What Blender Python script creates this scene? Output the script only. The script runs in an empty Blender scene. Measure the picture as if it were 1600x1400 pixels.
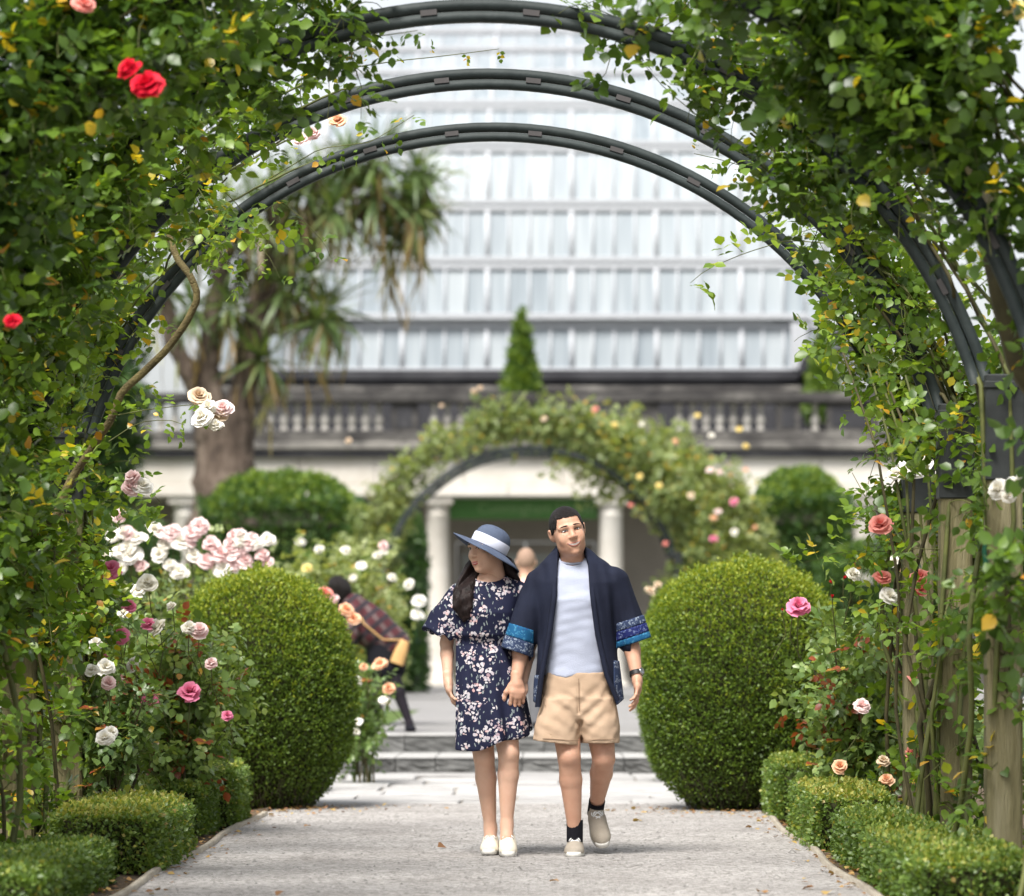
import bpy, bmesh, math, random, time
import numpy as np
from mathutils import Vector, Matrix, Euler

T0 = time.time()
SC = bpy.context.scene
COL = SC.collection
R = math.radians

# ------------------------------------------------------------------ camera
CAM_Z, FPX, VX, VY = 1.02, 6000.0, 861.0, 1018.0
cam_d = bpy.data.cameras.new('camera')
cam = bpy.data.objects.new('camera', cam_d)
COL.objects.link(cam)
cam.location = (0, 0, CAM_Z)
cam.rotation_euler = (R(90), 0, 0)
cam_d.sensor_fit = 'HORIZONTAL'
cam_d.sensor_width = 36.0
cam_d.lens = 135.0
cam_d.shift_x = -(VX - 800) / 1600
cam_d.shift_y = (VY - 700) / 1600
cam_d.clip_end = 6000
cam_d.clip_start = 0.2
cam_d.dof.use_dof = True
cam_d.dof.focus_distance = 18.9
cam_d.dof.aperture_fstop = 2.8
SC.camera = cam

# ------------------------------------------------------------------ sky, sun, exposure
SUN_ELEV, SUN_AZ = 58.0, 205.0          # azimuth clockwise from +Y (the view): behind the camera, to the left
w = bpy.data.worlds.new('World')
SC.world = w
w.use_nodes = True
wn, wl = w.node_tree.nodes, w.node_tree.links
bg = wn['Background']
sky = wn.new('ShaderNodeTexSky')
sky.sky_type = 'NISHITA'
sky.sun_disc = False
sky.sun_elevation = R(SUN_ELEV)
sky.sun_rotation = R(SUN_AZ)
sky.air_density = 1.0
sky.dust_density = 3.0
hs = wn.new('ShaderNodeHueSaturation')   # thin bright cloud: a milky sky
hs.inputs['Saturation'].default_value = 0.22
wl.new(sky.outputs[0], hs.inputs['Color'])
wl.new(hs.outputs[0], bg.inputs['Color'])
bg.inputs['Strength'].default_value = 0.10
sun_d = bpy.data.lights.new('sun', 'SUN')
sun_d.energy = 2.8
sun_d.angle = R(24)
sun_d.color = (1.0, 0.96, 0.9)
sun = bpy.data.objects.new('sun', sun_d)
COL.objects.link(sun)
sun.location = (0, 0, 30)
az, el = R(SUN_AZ), R(SUN_ELEV)
sdir = Vector((math.sin(az) * math.cos(el), math.cos(az) * math.cos(el), math.sin(el)))
sun.rotation_euler = sdir.to_track_quat('Z', 'Y').to_euler()
vs = SC.view_settings
vs.view_transform = 'Standard'
vs.look = 'None'
vs.gamma = 1.0
vs.use_curve_mapping = False
vs.exposure = 1.25
SC.cycles.max_bounces = 8
SC.cycles.transparent_max_bounces = 8
SC.cycles.use_denoising = True

# ------------------------------------------------------------------ helpers
def at(px, py, Y):
    """the point at distance Y that the photograph shows at pixel px, py"""
    return np.array([(px - VX) * Y / FPX, Y, CAM_Z - (py - VY) * Y / FPX])

def rng(seed):
    return np.random.default_rng(seed)

def norm(a):
    return a / (np.linalg.norm(a, axis=-1, keepdims=True) + 1e-9)

WLOC = {}                                  # world position of each parent

def tag(o, label=None, cat=None, group=None, kind=None):
    if label: o['label'] = label
    if cat: o['category'] = cat
    if group: o['group'] = group
    if kind: o['kind'] = kind
    return o

def thing(name, loc, label, cat, group=None):
    o = bpy.data.objects.new(name, None)
    o.empty_display_size = 0.1
    COL.objects.link(o)
    o.location = loc
    WLOC[o] = np.array(loc, float)
    return tag(o, label, cat, group)

def link(name, me, mat=None, parent=None, loc=None, rot=None, scale=None):
    o = bpy.data.objects.new(name, me)
    COL.objects.link(o)
    if mat is not None and len(me.materials) == 0:
        me.materials.append(mat)
    if parent is not None:
        o.parent = parent
    if loc is not None:
        o.location = loc
    if rot is not None:
        o.rotation_euler = rot
    if scale is not None:
        o.scale = scale
    WLOC[o] = (WLOC[parent] if parent is not None else np.zeros(3)) + (np.array(loc, float) if loc is not None else 0)
    return o

def mesh_np(name, verts, faces, smooth=False, attrs=None):
    """verts (n,3), faces (m,3) or (m,4) or a list of those"""
    me = bpy.data.meshes.new(name)
    verts = np.asarray(verts, np.float32)
    fl = faces if isinstance(faces, list) else [faces]
    fl = [np.asarray(f, np.int32) for f in fl if len(f)]
    me.vertices.add(len(verts))
    me.vertices.foreach_set('co', verts.ravel())
    nl = sum(f.size for f in fl)
    npoly = sum(len(f) for f in fl)
    me.loops.add(nl)
    me.loops.foreach_set('vertex_index', np.concatenate([f.ravel() for f in fl]))
    me.polygons.add(npoly)
    starts, c = [], 0
    for f in fl:
        starts.append(np.arange(len(f)) * f.shape[1] + c)
        c += f.size
    me.polygons.foreach_set('loop_start', np.concatenate(starts).astype(np.int32))
    if smooth:
        me.polygons.foreach_set('use_smooth', np.ones(npoly, bool))
    if attrs:
        for k, v in attrs.items():
            a = me.attributes.new(k, 'FLOAT', 'POINT')
            a.data.foreach_set('value', np.asarray(v, np.float32))
    me.update(calc_edges=True)
    return me

def obj(name, verts, faces, mat, parent=None, smooth=False, attrs=None, kind=None):
    """world-space verts; stored relative to the parent's place"""
    v = np.asarray(verts, float)
    if parent is not None:
        v = v - WLOC[parent]
    o = link(name, mesh_np(name, v, faces, smooth, attrs), mat, parent)
    if kind: o['kind'] = kind
    return o

def bm_obj(name, bm, mat, parent=None, smooth=False):
    if parent is not None:
        bmesh.ops.translate(bm, verts=bm.verts, vec=-Vector(WLOC[parent]))
    me = bpy.data.meshes.new(name)
    bm.normal_update()
    bm.to_mesh(me)
    bm.free()
    if smooth:
        me.polygons.foreach_set('use_smooth', np.ones(len(me.polygons), bool))
    return link(name, me, mat, parent)

def bm_box(bm, lo, hi, bev=0.0, jitter=0.0, rn=None):
    lo, hi = np.array(lo, float), np.array(hi, float)
    g = bmesh.ops.create_cube(bm, size=1.0)['verts']
    c, s = (lo + hi) / 2, hi - lo
    for v in g:
        v.co = Vector(c + np.array(v.co) * s)
        if jitter and rn is not None:
            v.co += Vector(rn.normal(0, jitter, 3))
    if bev > 0:
        es = list({e for v in g for e in v.link_edges})
        bmesh.ops.bevel(bm, geom=es, offset=bev, segments=1, affect='EDGES', profile=0.5)

def box(name, lo, hi, mat, parent=None, bev=0.0, jitter=0.0, rn=None):
    bm = bmesh.new()
    bm_box(bm, lo, hi, bev, jitter, rn)
    return bm_obj(name, bm, mat, parent)

def lathe_arrays(prof, n=16, c=(0, 0, 0)):
    prof = np.array(prof, float)
    a = np.arange(n) / n * 2 * math.pi
    v = np.stack([prof[:, None, 0] * np.cos(a), prof[:, None, 0] * np.sin(a), np.repeat(prof[:, 1:2], n, 1)], -1).reshape(-1, 3) + np.array(c)
    f = []
    for i in range(len(prof) - 1):
        for j in range(n):
            f.append((i * n + j, i * n + (j + 1) % n, (i + 1) * n + (j + 1) % n, (i + 1) * n + j))
    v = np.vstack([v, [np.array(c) + (0, 0, prof[0, 1])], [np.array(c) + (0, 0, prof[-1, 1])]])
    b, t = len(v) - 2, len(v) - 1
    tri = []
    for j in range(n):
        tri.append((b, (j + 1) % n, j))
        tri.append((t, (len(prof) - 1) * n + j, (len(prof) - 1) * n + (j + 1) % n))
    return v, [np.array(f), np.array(tri)]

def tube_arrays(pts, r0, r1=None, n=6, prof=None):
    pts = np.asarray(pts, float)
    m = len(pts)
    rr = np.linspace(r0, r0 if r1 is None else r1, m) if prof is None else np.asarray(prof)
    t = norm(np.gradient(pts, axis=0))
    ref = np.array([0.31, 0.92, 0.11])
    x = norm(np.cross(t, ref))
    y = np.cross(t, x)
    a = np.arange(n) / n * 2 * math.pi
    v = pts[:, None] + rr[:, None, None] * (np.cos(a)[None, :, None] * x[:, None] + np.sin(a)[None, :, None] * y[:, None])
    i, j = np.meshgrid(np.arange(m - 1), np.arange(n), indexing='ij')
    f = np.stack([i * n + j, i * n + (j + 1) % n, (i + 1) * n + (j + 1) % n, (i + 1) * n + j], -1).reshape(-1, 4)
    return v.reshape(-1, 3), f

def merge(parts):
    vs_, fs_, c = [], [], 0
    for v, f in parts:
        vs_.append(v)
        for ff in (f if isinstance(f, list) else [f]):
            fs_.append((np.asarray(ff) + c))
        c += len(v)
    by = {}
    for f in fs_:
        by.setdefault(f.shape[1], []).append(f)
    return np.vstack(vs_), [np.vstack(x) for x in by.values()]

# ------------------------------------------------------------------ materials
MATS = {}
def new_mat(name):
    m = bpy.data.materials.new(name)
    m.use_nodes = True
    MATS[name] = m
    return m, m.node_tree.nodes, m.node_tree.links, m.node_tree.nodes['Principled BSDF']

def ramp(n, stops, interp='LINEAR'):
    r = n.new('ShaderNodeValToRGB')
    r.color_ramp.interpolation = interp
    el_ = r.color_ramp.elements
    while len(el_) > 1:
        el_.remove(el_[-1])
    el_[0].position, el_[0].color = stops[0][0], (*stops[0][1], 1)
    for p, c in stops[1:]:
        e = el_.new(p)
        e.color = (*c, 1)
    return r

def surf(name, stops, scale=4.0, rough=0.8, bump=0.0, bscale=None, detail=6, spec=0.3, stretch=None, random_obj=0.0, extra=None):
    """noise-coloured surface: stops over a noise texture, fine relief from a second noise"""
    m, n, l, p = new_mat(name)
    tc = n.new('ShaderNodeTexCoord')
    src = tc.outputs['Object']
    if stretch:
        mp = n.new('ShaderNodeMapping')
        mp.inputs['Scale'].default_value = stretch
        l.new(src, mp.inputs[0])
        src = mp.outputs[0]
    nz = n.new('ShaderNodeTexNoise')
    nz.inputs['Scale'].default_value = scale
    nz.inputs['Detail'].default_value = detail
    nz.inputs['Roughness'].default_value = 0.62
    l.new(src, nz.inputs['Vector'])
    fac = nz.outputs[0]
    if random_obj:
        oi = n.new('ShaderNodeObjectInfo')
        mm = n.new('ShaderNodeMath'); mm.operation = 'MULTIPLY_ADD'
        l.new(oi.outputs['Random'], mm.inputs[0])
        mm.inputs[1].default_value = random_obj
        mm.inputs[2].default_value = -random_obj / 2
        ad = n.new('ShaderNodeMath'); ad.operation = 'ADD'
        l.new(fac, ad.inputs[0]); l.new(mm.outputs[0], ad.inputs[1])
        fac = ad.outputs[0]
    rp = ramp(n, stops)
    l.new(fac, rp.inputs[0])
    l.new(rp.outputs[0], p.inputs['Base Color'])
    p.inputs['Roughness'].default_value = rough
    p.inputs['Specular IOR Level'].default_value = spec
    if bump:
        nb = n.new('ShaderNodeTexNoise')
        nb.inputs['Scale'].default_value = bscale or scale * 6
        nb.inputs['Detail'].default_value = 5
        l.new(src, nb.inputs['Vector'])
        bp = n.new('ShaderNodeBump')
        bp.inputs['Strength'].default_value = bump
        bp.inputs['Distance'].default_value = 0.02
        l.new(nb.outputs[0], bp.inputs['Height'])
        l.new(bp.outputs[0], p.inputs['Normal'])
    return m

def plain(name, col, rough=0.6, spec=0.4, metal=0.0, bump=0.0, bscale=200):
    d = [c * 0.86 for c in col]
    m = surf(name, [(0.3, d), (0.7, col)], 9.0, rough, bump, bscale, spec=spec)
    m.node_tree.nodes['Principled BSDF'].inputs['Metallic'].default_value = metal
    return m

def leaf_mat(name, stops, rough=0.42, trans=0.32, spec=0.45, rand=0.0):
    """colour from the leaf's own tint attribute; part of the light passes through the blade"""
    m, n, l, p = new_mat(name)
    at_ = n.new('ShaderNodeAttribute')
    at_.attribute_name = 'tint'
    fac = at_.outputs['Fac']
    if rand:
        oi = n.new('ShaderNodeObjectInfo')
        mm = n.new('ShaderNodeMath'); mm.operation = 'MULTIPLY_ADD'
        l.new(oi.outputs['Random'], mm.inputs[0]); mm.inputs[1].default_value = rand
        l.new(fac, mm.inputs[2])
        fac = mm.outputs[0]
    rp = ramp(n, stops)
    l.new(fac, rp.inputs[0])
    l.new(rp.outputs[0], p.inputs['Base Color'])
    p.inputs['Roughness'].default_value = rough
    p.inputs['Specular IOR Level'].default_value = spec
    tr = n.new('ShaderNodeBsdfTranslucent')
    gm = n.new('ShaderNodeMix'); gm.data_type = 'RGBA'; gm.blend_type = 'MULTIPLY'
    gm.inputs[0].default_value = 1.0
    l.new(rp.outputs[0], gm.inputs[6])
    gm.inputs[7].default_value = (1.75, 1.7, 0.6, 1)
    l.new(gm.outputs[2], tr.inputs['Color'])
    mx = n.new('ShaderNodeMixShader')
    mx.inputs[0].default_value = trans
    l.new(p.outputs[0], mx.inputs[1])
    l.new(tr.outputs[0], mx.inputs[2])
    l.new(mx.outputs[0], n['Material Output'].inputs['Surface'])
    return m

ROSE_STOPS = [(0.0, (0.030, 0.062, 0.016)), (0.35, (0.065, 0.125, 0.020)), (0.62, (0.13, 0.215, 0.026)), (0.82, (0.23, 0.33, 0.036)),
              (0.88, (0.42, 0.37, 0.03)), (0.96, (0.52, 0.35, 0.03)), (1.0, (0.45, 0.20, 0.03))]
M_rose = leaf_mat('rose_leaf', ROSE_STOPS, 0.36, 0.38)
M_bushleaf = leaf_mat('bush_leaf', [(0.0, (0.050, 0.095, 0.034)), (0.4, (0.11, 0.18, 0.052)), (0.72, (0.20, 0.29, 0.085)), (0.84, (0.29, 0.37, 0.11)),
              (0.87, (0.20, 0.055, 0.03)), (0.96, (0.30, 0.075, 0.035)), (1.0, (0.50, 0.36, 0.05))], 0.32, 0.30)
M_paleleaf = leaf_mat('pale_leaf', [(0.0, (0.10, 0.145, 0.055)), (0.5, (0.20, 0.255, 0.10)), (0.85, (0.32, 0.36, 0.16)), (0.93, (0.55, 0.43, 0.06)), (1.0, (0.5, 0.26, 0.07))], 0.42, 0.36)
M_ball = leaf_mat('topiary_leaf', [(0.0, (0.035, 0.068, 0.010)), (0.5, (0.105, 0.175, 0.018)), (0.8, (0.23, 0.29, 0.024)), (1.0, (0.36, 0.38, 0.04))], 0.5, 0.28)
M_box = leaf_mat('box_leaf', [(0.0, (0.045, 0.090, 0.020)), (0.5, (0.115, 0.185, 0.036)), (0.8, (0.22, 0.28, 0.045)), (0.93, (0.36, 0.35, 0.08)), (1.0, (0.34, 0.24, 0.09))], 0.42, 0.28)
M_yew = leaf_mat('yew_leaf', [(0.0, (0.020, 0.060, 0.020)), (0.5, (0.065, 0.13, 0.028)), (0.8, (0.19, 0.28, 0.035)), (1.0, (0.30, 0.36, 0.06))], 0.5, 0.28)
M_palm = leaf_mat('cabbage_tree_leaf', [(0.0, (0.05, 0.09, 0.03)), (0.5, (0.12, 0.18, 0.06)), (0.75, (0.24, 0.25, 0.10)), (0.82, (0.17, 0.125, 0.05)), (1.0, (0.26, 0.18, 0.075))], 0.4, 0.25)
M_core = plain('shrub_core', (0.030, 0.032, 0.014), 0.9, 0.1)
M_twig = surf('twig', [(0.3, (0.035, 0.030, 0.014)), (0.7, (0.085, 0.075, 0.030))], 9, 0.75)
M_greencane = surf('green_cane', [(0.3, (0.05, 0.06, 0.018)), (0.7, (0.12, 0.13, 0.035))], 9, 0.6)
M_oldcane = surf('old_cane', [(0.3, (0.06, 0.045, 0.02)), (0.7, (0.16, 0.13, 0.05))], 14, 0.85, 0.6)
M_bark = surf('cabbage_tree_bark', [(0.28, (0.03, 0.022, 0.018)), (0.5, (0.09, 0.066, 0.05)), (0.72, (0.19, 0.15, 0.12))], 2.5, 0.9, 0.9, 14, stretch=(3, 3, 0.7))
# ------------------------------------------------------------------ polylines
def poly_len(p):
    return np.concatenate([[0], np.cumsum(np.linalg.norm(np.diff(p, axis=0), axis=1))])

def resample(p, step):
    p = np.asarray(p, float)
    s = poly_len(p)
    q = np.arange(0, s[-1], step)
    return np.stack([np.interp(q, s, p[:, i]) for i in range(3)], -1)

def wander(g, p, amp, scale=0.35):
    """let a polyline meander sideways"""
    n = len(p)
    k = max(3, int(n * 0.12))
    for ax in range(3):
        c = g.normal(0, amp, k + 2)
        x = np.linspace(0, k + 1, n)
        p[:, ax] += np.interp(x, np.arange(k + 2), c) * (0.4 if ax == 2 else 1) * np.minimum(1, np.arange(n) / 4)
    return p

# ------------------------------------------------------------------ foliage
LEAF8_V = np.array([(0, 0, 0), (-.33, .26, .07), (-.36, .60, .08), (0, 1, -.07), (.36, .60, .08), (.33, .26, .07), (0, .32, 0), (0, .66, .0)])
LEAF8_F = np.array([(0, 6, 1), (1, 6, 7), (1, 7, 2), (2, 7, 3), (0, 5, 6), (5, 4, 7), (5, 7, 6), (4, 3, 7)])
LEAF6_V = np.array([(0, 0, 0), (-.30, .45, .07), (0, 1, -.05), (.30, .45, .07)])
LEAF6_F = np.array([(0, 2, 1), (0, 3, 2)])
BLADE_V = np.array([(-.02, 0, 0), (.02, 0, 0), (-.035, .35, .02), (.035, .35, .02), (-.025, .7, -.03), (.025, .7, -.03), (0, 1, -.13)])
BLADE_F = np.array([(0, 1, 3), (0, 3, 2), (2, 3, 5), (2, 5, 4), (4, 5, 6)])

def leaves(P, D, N, S, tint, tv=LEAF8_V, tf=LEAF8_F, width=1.0):
    """one blade per row: foot P, pointing along D, upper face towards N, length S"""
    D = norm(D)
    X = norm(np.cross(D, N))
    Nn = np.cross(X, D)
    S = np.asarray(S)[:, None, None]
    v = P[:, None] + S * (tv[None, :, 0:1] * width * X[:, None] + tv[None, :, 1:2] * D[:, None] + tv[None, :, 2:3] * Nn[:, None])
    k = len(tv)
    f = tf[None] + (np.arange(len(P)) * k)[:, None, None]
    return v.reshape(-1, 3), f.reshape(-1, 3), np.repeat(tint, k)

def foliage_obj(name, sets, mat, parent, kind='stuff'):
    V, F, T, c = [], [], [], 0
    for v, f, t in sets:
        V.append(v); F.append(f + c); T.append(t); c += len(v)
    return obj(name, np.vstack(V), np.vstack(F), mat, parent, attrs={'tint': np.concatenate(T)}, kind=kind)

def shoot_pts(g, p, d, L, droop=0.10, wob=0.16, step=0.05):
    n = max(3, int(L / step))
    out = [np.array(p, float)]
    d = norm(np.array(d, float))
    for i in range(n):
        d = norm(d + g.normal(0, wob, 3) + np.array([0, 0, -droop]))
        out.append(out[-1] + d * step)
    return np.array(out)

def compound(g, P, D, size, five=True, face=None):
    """leaflets of the compound leaves that grow at nodes P on shoots running along D"""
    m = len(P)
    side = norm(np.cross(D, g.normal(0, 1, (m, 3))))
    up = np.array([0, 0, 1.0])
    pd = norm(D * 0.45 + side * 1.0 + up * g.uniform(-0.55, 0.35, (m, 1)))
    n0 = norm(up * 0.75 + g.normal(0, 0.5, (m, 3)) + (0 if face is None else face))
    sd = norm(np.cross(pd, n0))
    ln = size * g.uniform(1.5, 2.1, m)
    oP, oD, oN, oS = [], [], [], []
    lay = [(1.0, 1.0, 0, 1.0), (0.72, 0.5, 1, 0.88), (0.72, 0.5, -1, 0.88)] + ([(0.38, 0.35, 1, 0.72), (0.38, 0.35, -1, 0.72)] if five else [])
    for t, al, s, sc in lay:
        oP.append(P + pd * (ln * t)[:, None] + np.array([0, 0, -0.12]) * (ln * t * t)[:, None])
        oD.append(norm(pd * al + sd * s * 0.9 + g.normal(0, 0.16, (m, 3)) + np.array([0, 0, -0.15])))
        oN.append(norm(n0 + g.normal(0, 0.22, (m, 3))))
        oS.append(size * sc * g.uniform(0.8, 1.15, m))
    return np.vstack(oP), np.vstack(oD), np.vstack(oN), np.concatenate(oS)

def tints(g, m, base, spread, yellow):
    t = np.clip(base + g.normal(0, spread, m), 0, 0.84)
    y = g.random(m) < yellow
    t[y] = g.uniform(0.87, 1.0, y.sum())
    return t

# shared meshes of one compound leaf, for the leaves that stand nearest to the camera
def leaf_meshes(mat, size, base, n, seed, yellow_last=1):
    g = rng(seed)
    out = []
    for i in range(n):
        P, D, N, S = compound(g, np.zeros((1, 3)), np.array([[0, 1.0, 0.2]]), size)
        b = 0.93 if i >= n - yellow_last else base + 0.13 * (i - n / 2) / n * 2
        tt = np.clip(np.full(len(P), b) + g.normal(0, 0.05, len(P)), 0, 1)
        if i < n - yellow_last:
            tt = np.clip(tt, 0, .84)
        v, f, t = leaves(P, D, N, S, tt)
        pet = tube_arrays(np.array([[0, 0, 0], P[0] * .5 + np.array([0, 0, .004]), P[0]]), 0.0016, 0.001, 3)
        me = mesh_np('leaf', np.vstack([v, pet[0]]), [f, pet[1] + len(v)], attrs={'tint': np.concatenate([t, np.full(len(pet[0]), 0.6)])})
        me.materials.append(mat)
        out.append(me)
    return out

# ------------------------------------------------------------------ blooms
def petal(g, r, h, open_, ang, curl):
    """one cupped petal: grid 3x4, foot at the centre"""
    us = np.linspace(-1, 1, 4)
    ts = np.array([0.0, 0.45, 0.8, 1.0])
    V = []
    for t in ts:
        wd = 0.9 * math.sin(min(1, 0.25 + t * 0.75) * math.pi * 0.62) * (0.95 if t < 1 else 0.78)
        for u in us:
            a = ang + u * wd
            rad = r * (0.12 + open_ * t ** 1.4) * (1 + 0.05 * g.normal())
            if t == 1.0: rad += r * curl
            z = h * (t ** 0.8) * (1 - 0.10 * abs(u)) - (0.10 * r if t == 1.0 and curl > 0.08 else 0) + 0.05 * r * g.normal()
            V.append((rad * math.cos(a), rad * math.sin(a), z))
    F = []
    for i in range(3):
        for j in range(3):
            F.append((i * 4 + j, i * 4 + j + 1, i * 4 + j + 5, i * 4 + j + 4))
    return np.array(V), np.array(F)

def bloom_mesh(name, mat, seed, full=1.0, r=0.045):
    g = rng(seed)
    parts = []
    lay = [(3, 0.16, 0.74, 0.0), (5, 0.32, 0.80, 0.02), (6, 0.50, 0.78, 0.05), (7, 0.70, 0.68, 0.09), (7, 0.90, 0.48, 0.12), (6, 1.04, 0.22, 0.12)]
    for k, (n, o, h, c) in enumerate(lay):
        if full < 0.6 and k > 2: break
        for i in range(n):
            parts.append(petal(g, r * g.uniform(.85, 1.12), r * 1.5 * h * g.uniform(0.75, 1.2), o * full * g.uniform(.88, 1.1), i / n * 2 * math.pi + k * 0.7 + g.normal(0, .22), c))
    v, f = merge(parts)
    # green calyx below
    sep = []
    for i in range(5):
        a = i / 5 * 2 * math.pi
        ca, sa = math.cos(a), math.sin(a)
        sep.append((np.array([(0, 0, -.012), (-.3 * r * sa, .3 * r * ca, -.004), (.3 * r * sa, -.3 * r * ca, -.004), (.75 * r * ca, .75 * r * sa, -.012)]), np.array([(0, 1, 2), (1, 3, 2)])))
    sv, sf = merge(sep)
    me = mesh_np(name, np.vstack([v, sv]), f + [sf[0] + len(v)], smooth=True)
    me.materials.append(mat)
    me.materials.append(M_rosecalyx)
    mi = np.zeros(len(me.polygons), np.int32)
    mi[len(f[0]):] = 1
    me.polygons.foreach_set('material_index', mi)
    return me

def petal_mat(name, c0, c1):
    m, n, l, p = new_mat(name)
    tc = n.new('ShaderNodeTexCoord')
    ln = n.new('ShaderNodeVectorMath'); ln.operation = 'LENGTH'
    l.new(tc.outputs['Object'], ln.inputs[0])
    mr = n.new('ShaderNodeMapRange')
    mr.inputs['From Min'].default_value = 0.012
    mr.inputs['From Max'].default_value = 0.06
    l.new(ln.outputs['Value'], mr.inputs['Value'])
    rp = ramp(n, [(0, c0), (1, c1)])
    l.new(mr.outputs[0], rp.inputs[0])
    l.new(rp.outputs[0], p.inputs['Base Color'])
    p.inputs['Roughness'].default_value = 0.55
    p.inputs['Specular IOR Level'].default_value = 0.2
    tr = n.new('ShaderNodeBsdfTranslucent')
    l.new(rp.outputs[0], tr.inputs['Color'])
    mx = n.new('ShaderNodeMixShader'); mx.inputs[0].default_value = 0.25
    l.new(p.outputs[0], mx.inputs[1]); l.new(tr.outputs[0], mx.inputs[2])
    l.new(mx.outputs[0], n['Material Output'].inputs['Surface'])
    return m

M_rosecalyx = plain('rose_calyx', (0.09, 0.15, 0.04), 0.6)
PETALS = {
    'pink': petal_mat('pink_petal', (0.72, 0.10, 0.24), (0.86, 0.30, 0.46)),
    'deep': petal_mat('deep_pink_petal', (0.62, 0.05, 0.20), (0.82, 0.16, 0.36)),
    'pale': petal_mat('pale_pink_petal', (0.86, 0.52, 0.50), (0.92, 0.76, 0.74)),
    'white': petal_mat('white_petal', (0.86, 0.80, 0.60), (0.92, 0.90, 0.85)),
    'red': petal_mat('red_petal', (0.45, 0.004, 0.018), (0.68, 0.010, 0.035)),
    'peach': petal_mat('peach_petal', (0.80, 0.30, 0.12), (0.88, 0.58, 0.38)),
    'coral': petal_mat('coral_petal', (0.78, 0.10, 0.08), (0.84, 0.36, 0.30)),
    'yellow': petal_mat('yellow_petal', (0.80, 0.50, 0.06), (0.86, 0.74, 0.30)),
    'faded': petal_mat('faded_petal', (0.50, 0.30, 0.12), (0.80, 0.66, 0.50)),
}
BLOOMS = {k: [bloom_mesh('bloom', m, 40 + i + 7 * j, [1.0, .85, 0.5, 1.15, .95][i]) for i in range(5)] for j, (k, m) in enumerate(PETALS.items())}
_bg = rng(99)

def bloom(parent, p, colour, size=1.0, bud=False, face=0.45):
    """a flower head as a part of its rose; face: how far it turns towards the viewer's side"""
    me = BLOOMS[colour][2 if bud else [0, 1, 3, 4][int(_bg.integers(0, 4))]]
    d = Vector((float(_bg.normal(0, .3)), -face + float(_bg.normal(0, .2)), 0.8))
    rot = (d.to_track_quat('Z', 'Y') @ Euler((0, 0, float(_bg.random() * 6))).to_quaternion()).to_euler()
    o = link('bud' if bud else 'bloom', me, None, parent, np.array(p) - WLOC[parent], rot, (size,) * 3)
    return o

LEAFSET = leaf_meshes(M_rose, 0.062, 0.46, 12, 5, 1)
BUSHSET = leaf_meshes(M_bushleaf, 0.058, 0.48, 10, 6, 1)

def put_leaf_objects(g, parent, P, meshes, n, scale=1.0):
    """the n leaves of this plant nearest to the camera that fall inside the picture, as parts of their own"""
    px = VX + FPX * P[:, 0] / P[:, 1]
    py = VY - FPX * (P[:, 2] - CAM_Z) / P[:, 1]
    ok = np.where((px > 0) & (px < 1600) & (py > 0) & (py < 1400))[0]
    if len(ok) == 0: return
    ok = ok[np.argsort(P[ok, 1])][: n * 3]
    ok = g.permutation(ok)[:n]
    for i in ok:
        d = Vector(g.normal(0, 1, 3)); d.z = abs(d.z) * .3 - .1
        e = d.to_track_quat('Y', 'Z').to_euler()
        link('leaf', meshes[int(g.integers(0, len(meshes)))], None, parent, P[i] + np.array([0, -0.02, 0]) - WLOC[parent], e, (scale * float(g.uniform(.8, 1.2)),) * 3)
# ------------------------------------------------------------------ ground, path, steps
M_soil = surf('bed_soil', [(0.3, (0.05, 0.035, 0.022)), (0.7, (0.13, 0.095, 0.06))], 7, 0.95, 0.9, 60)
M_lawn = surf('lawn', [(0.3, (0.05, 0.09, 0.02)), (0.7, (0.11, 0.16, 0.035))], 3, 0.9, 0.8, 90)

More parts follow.
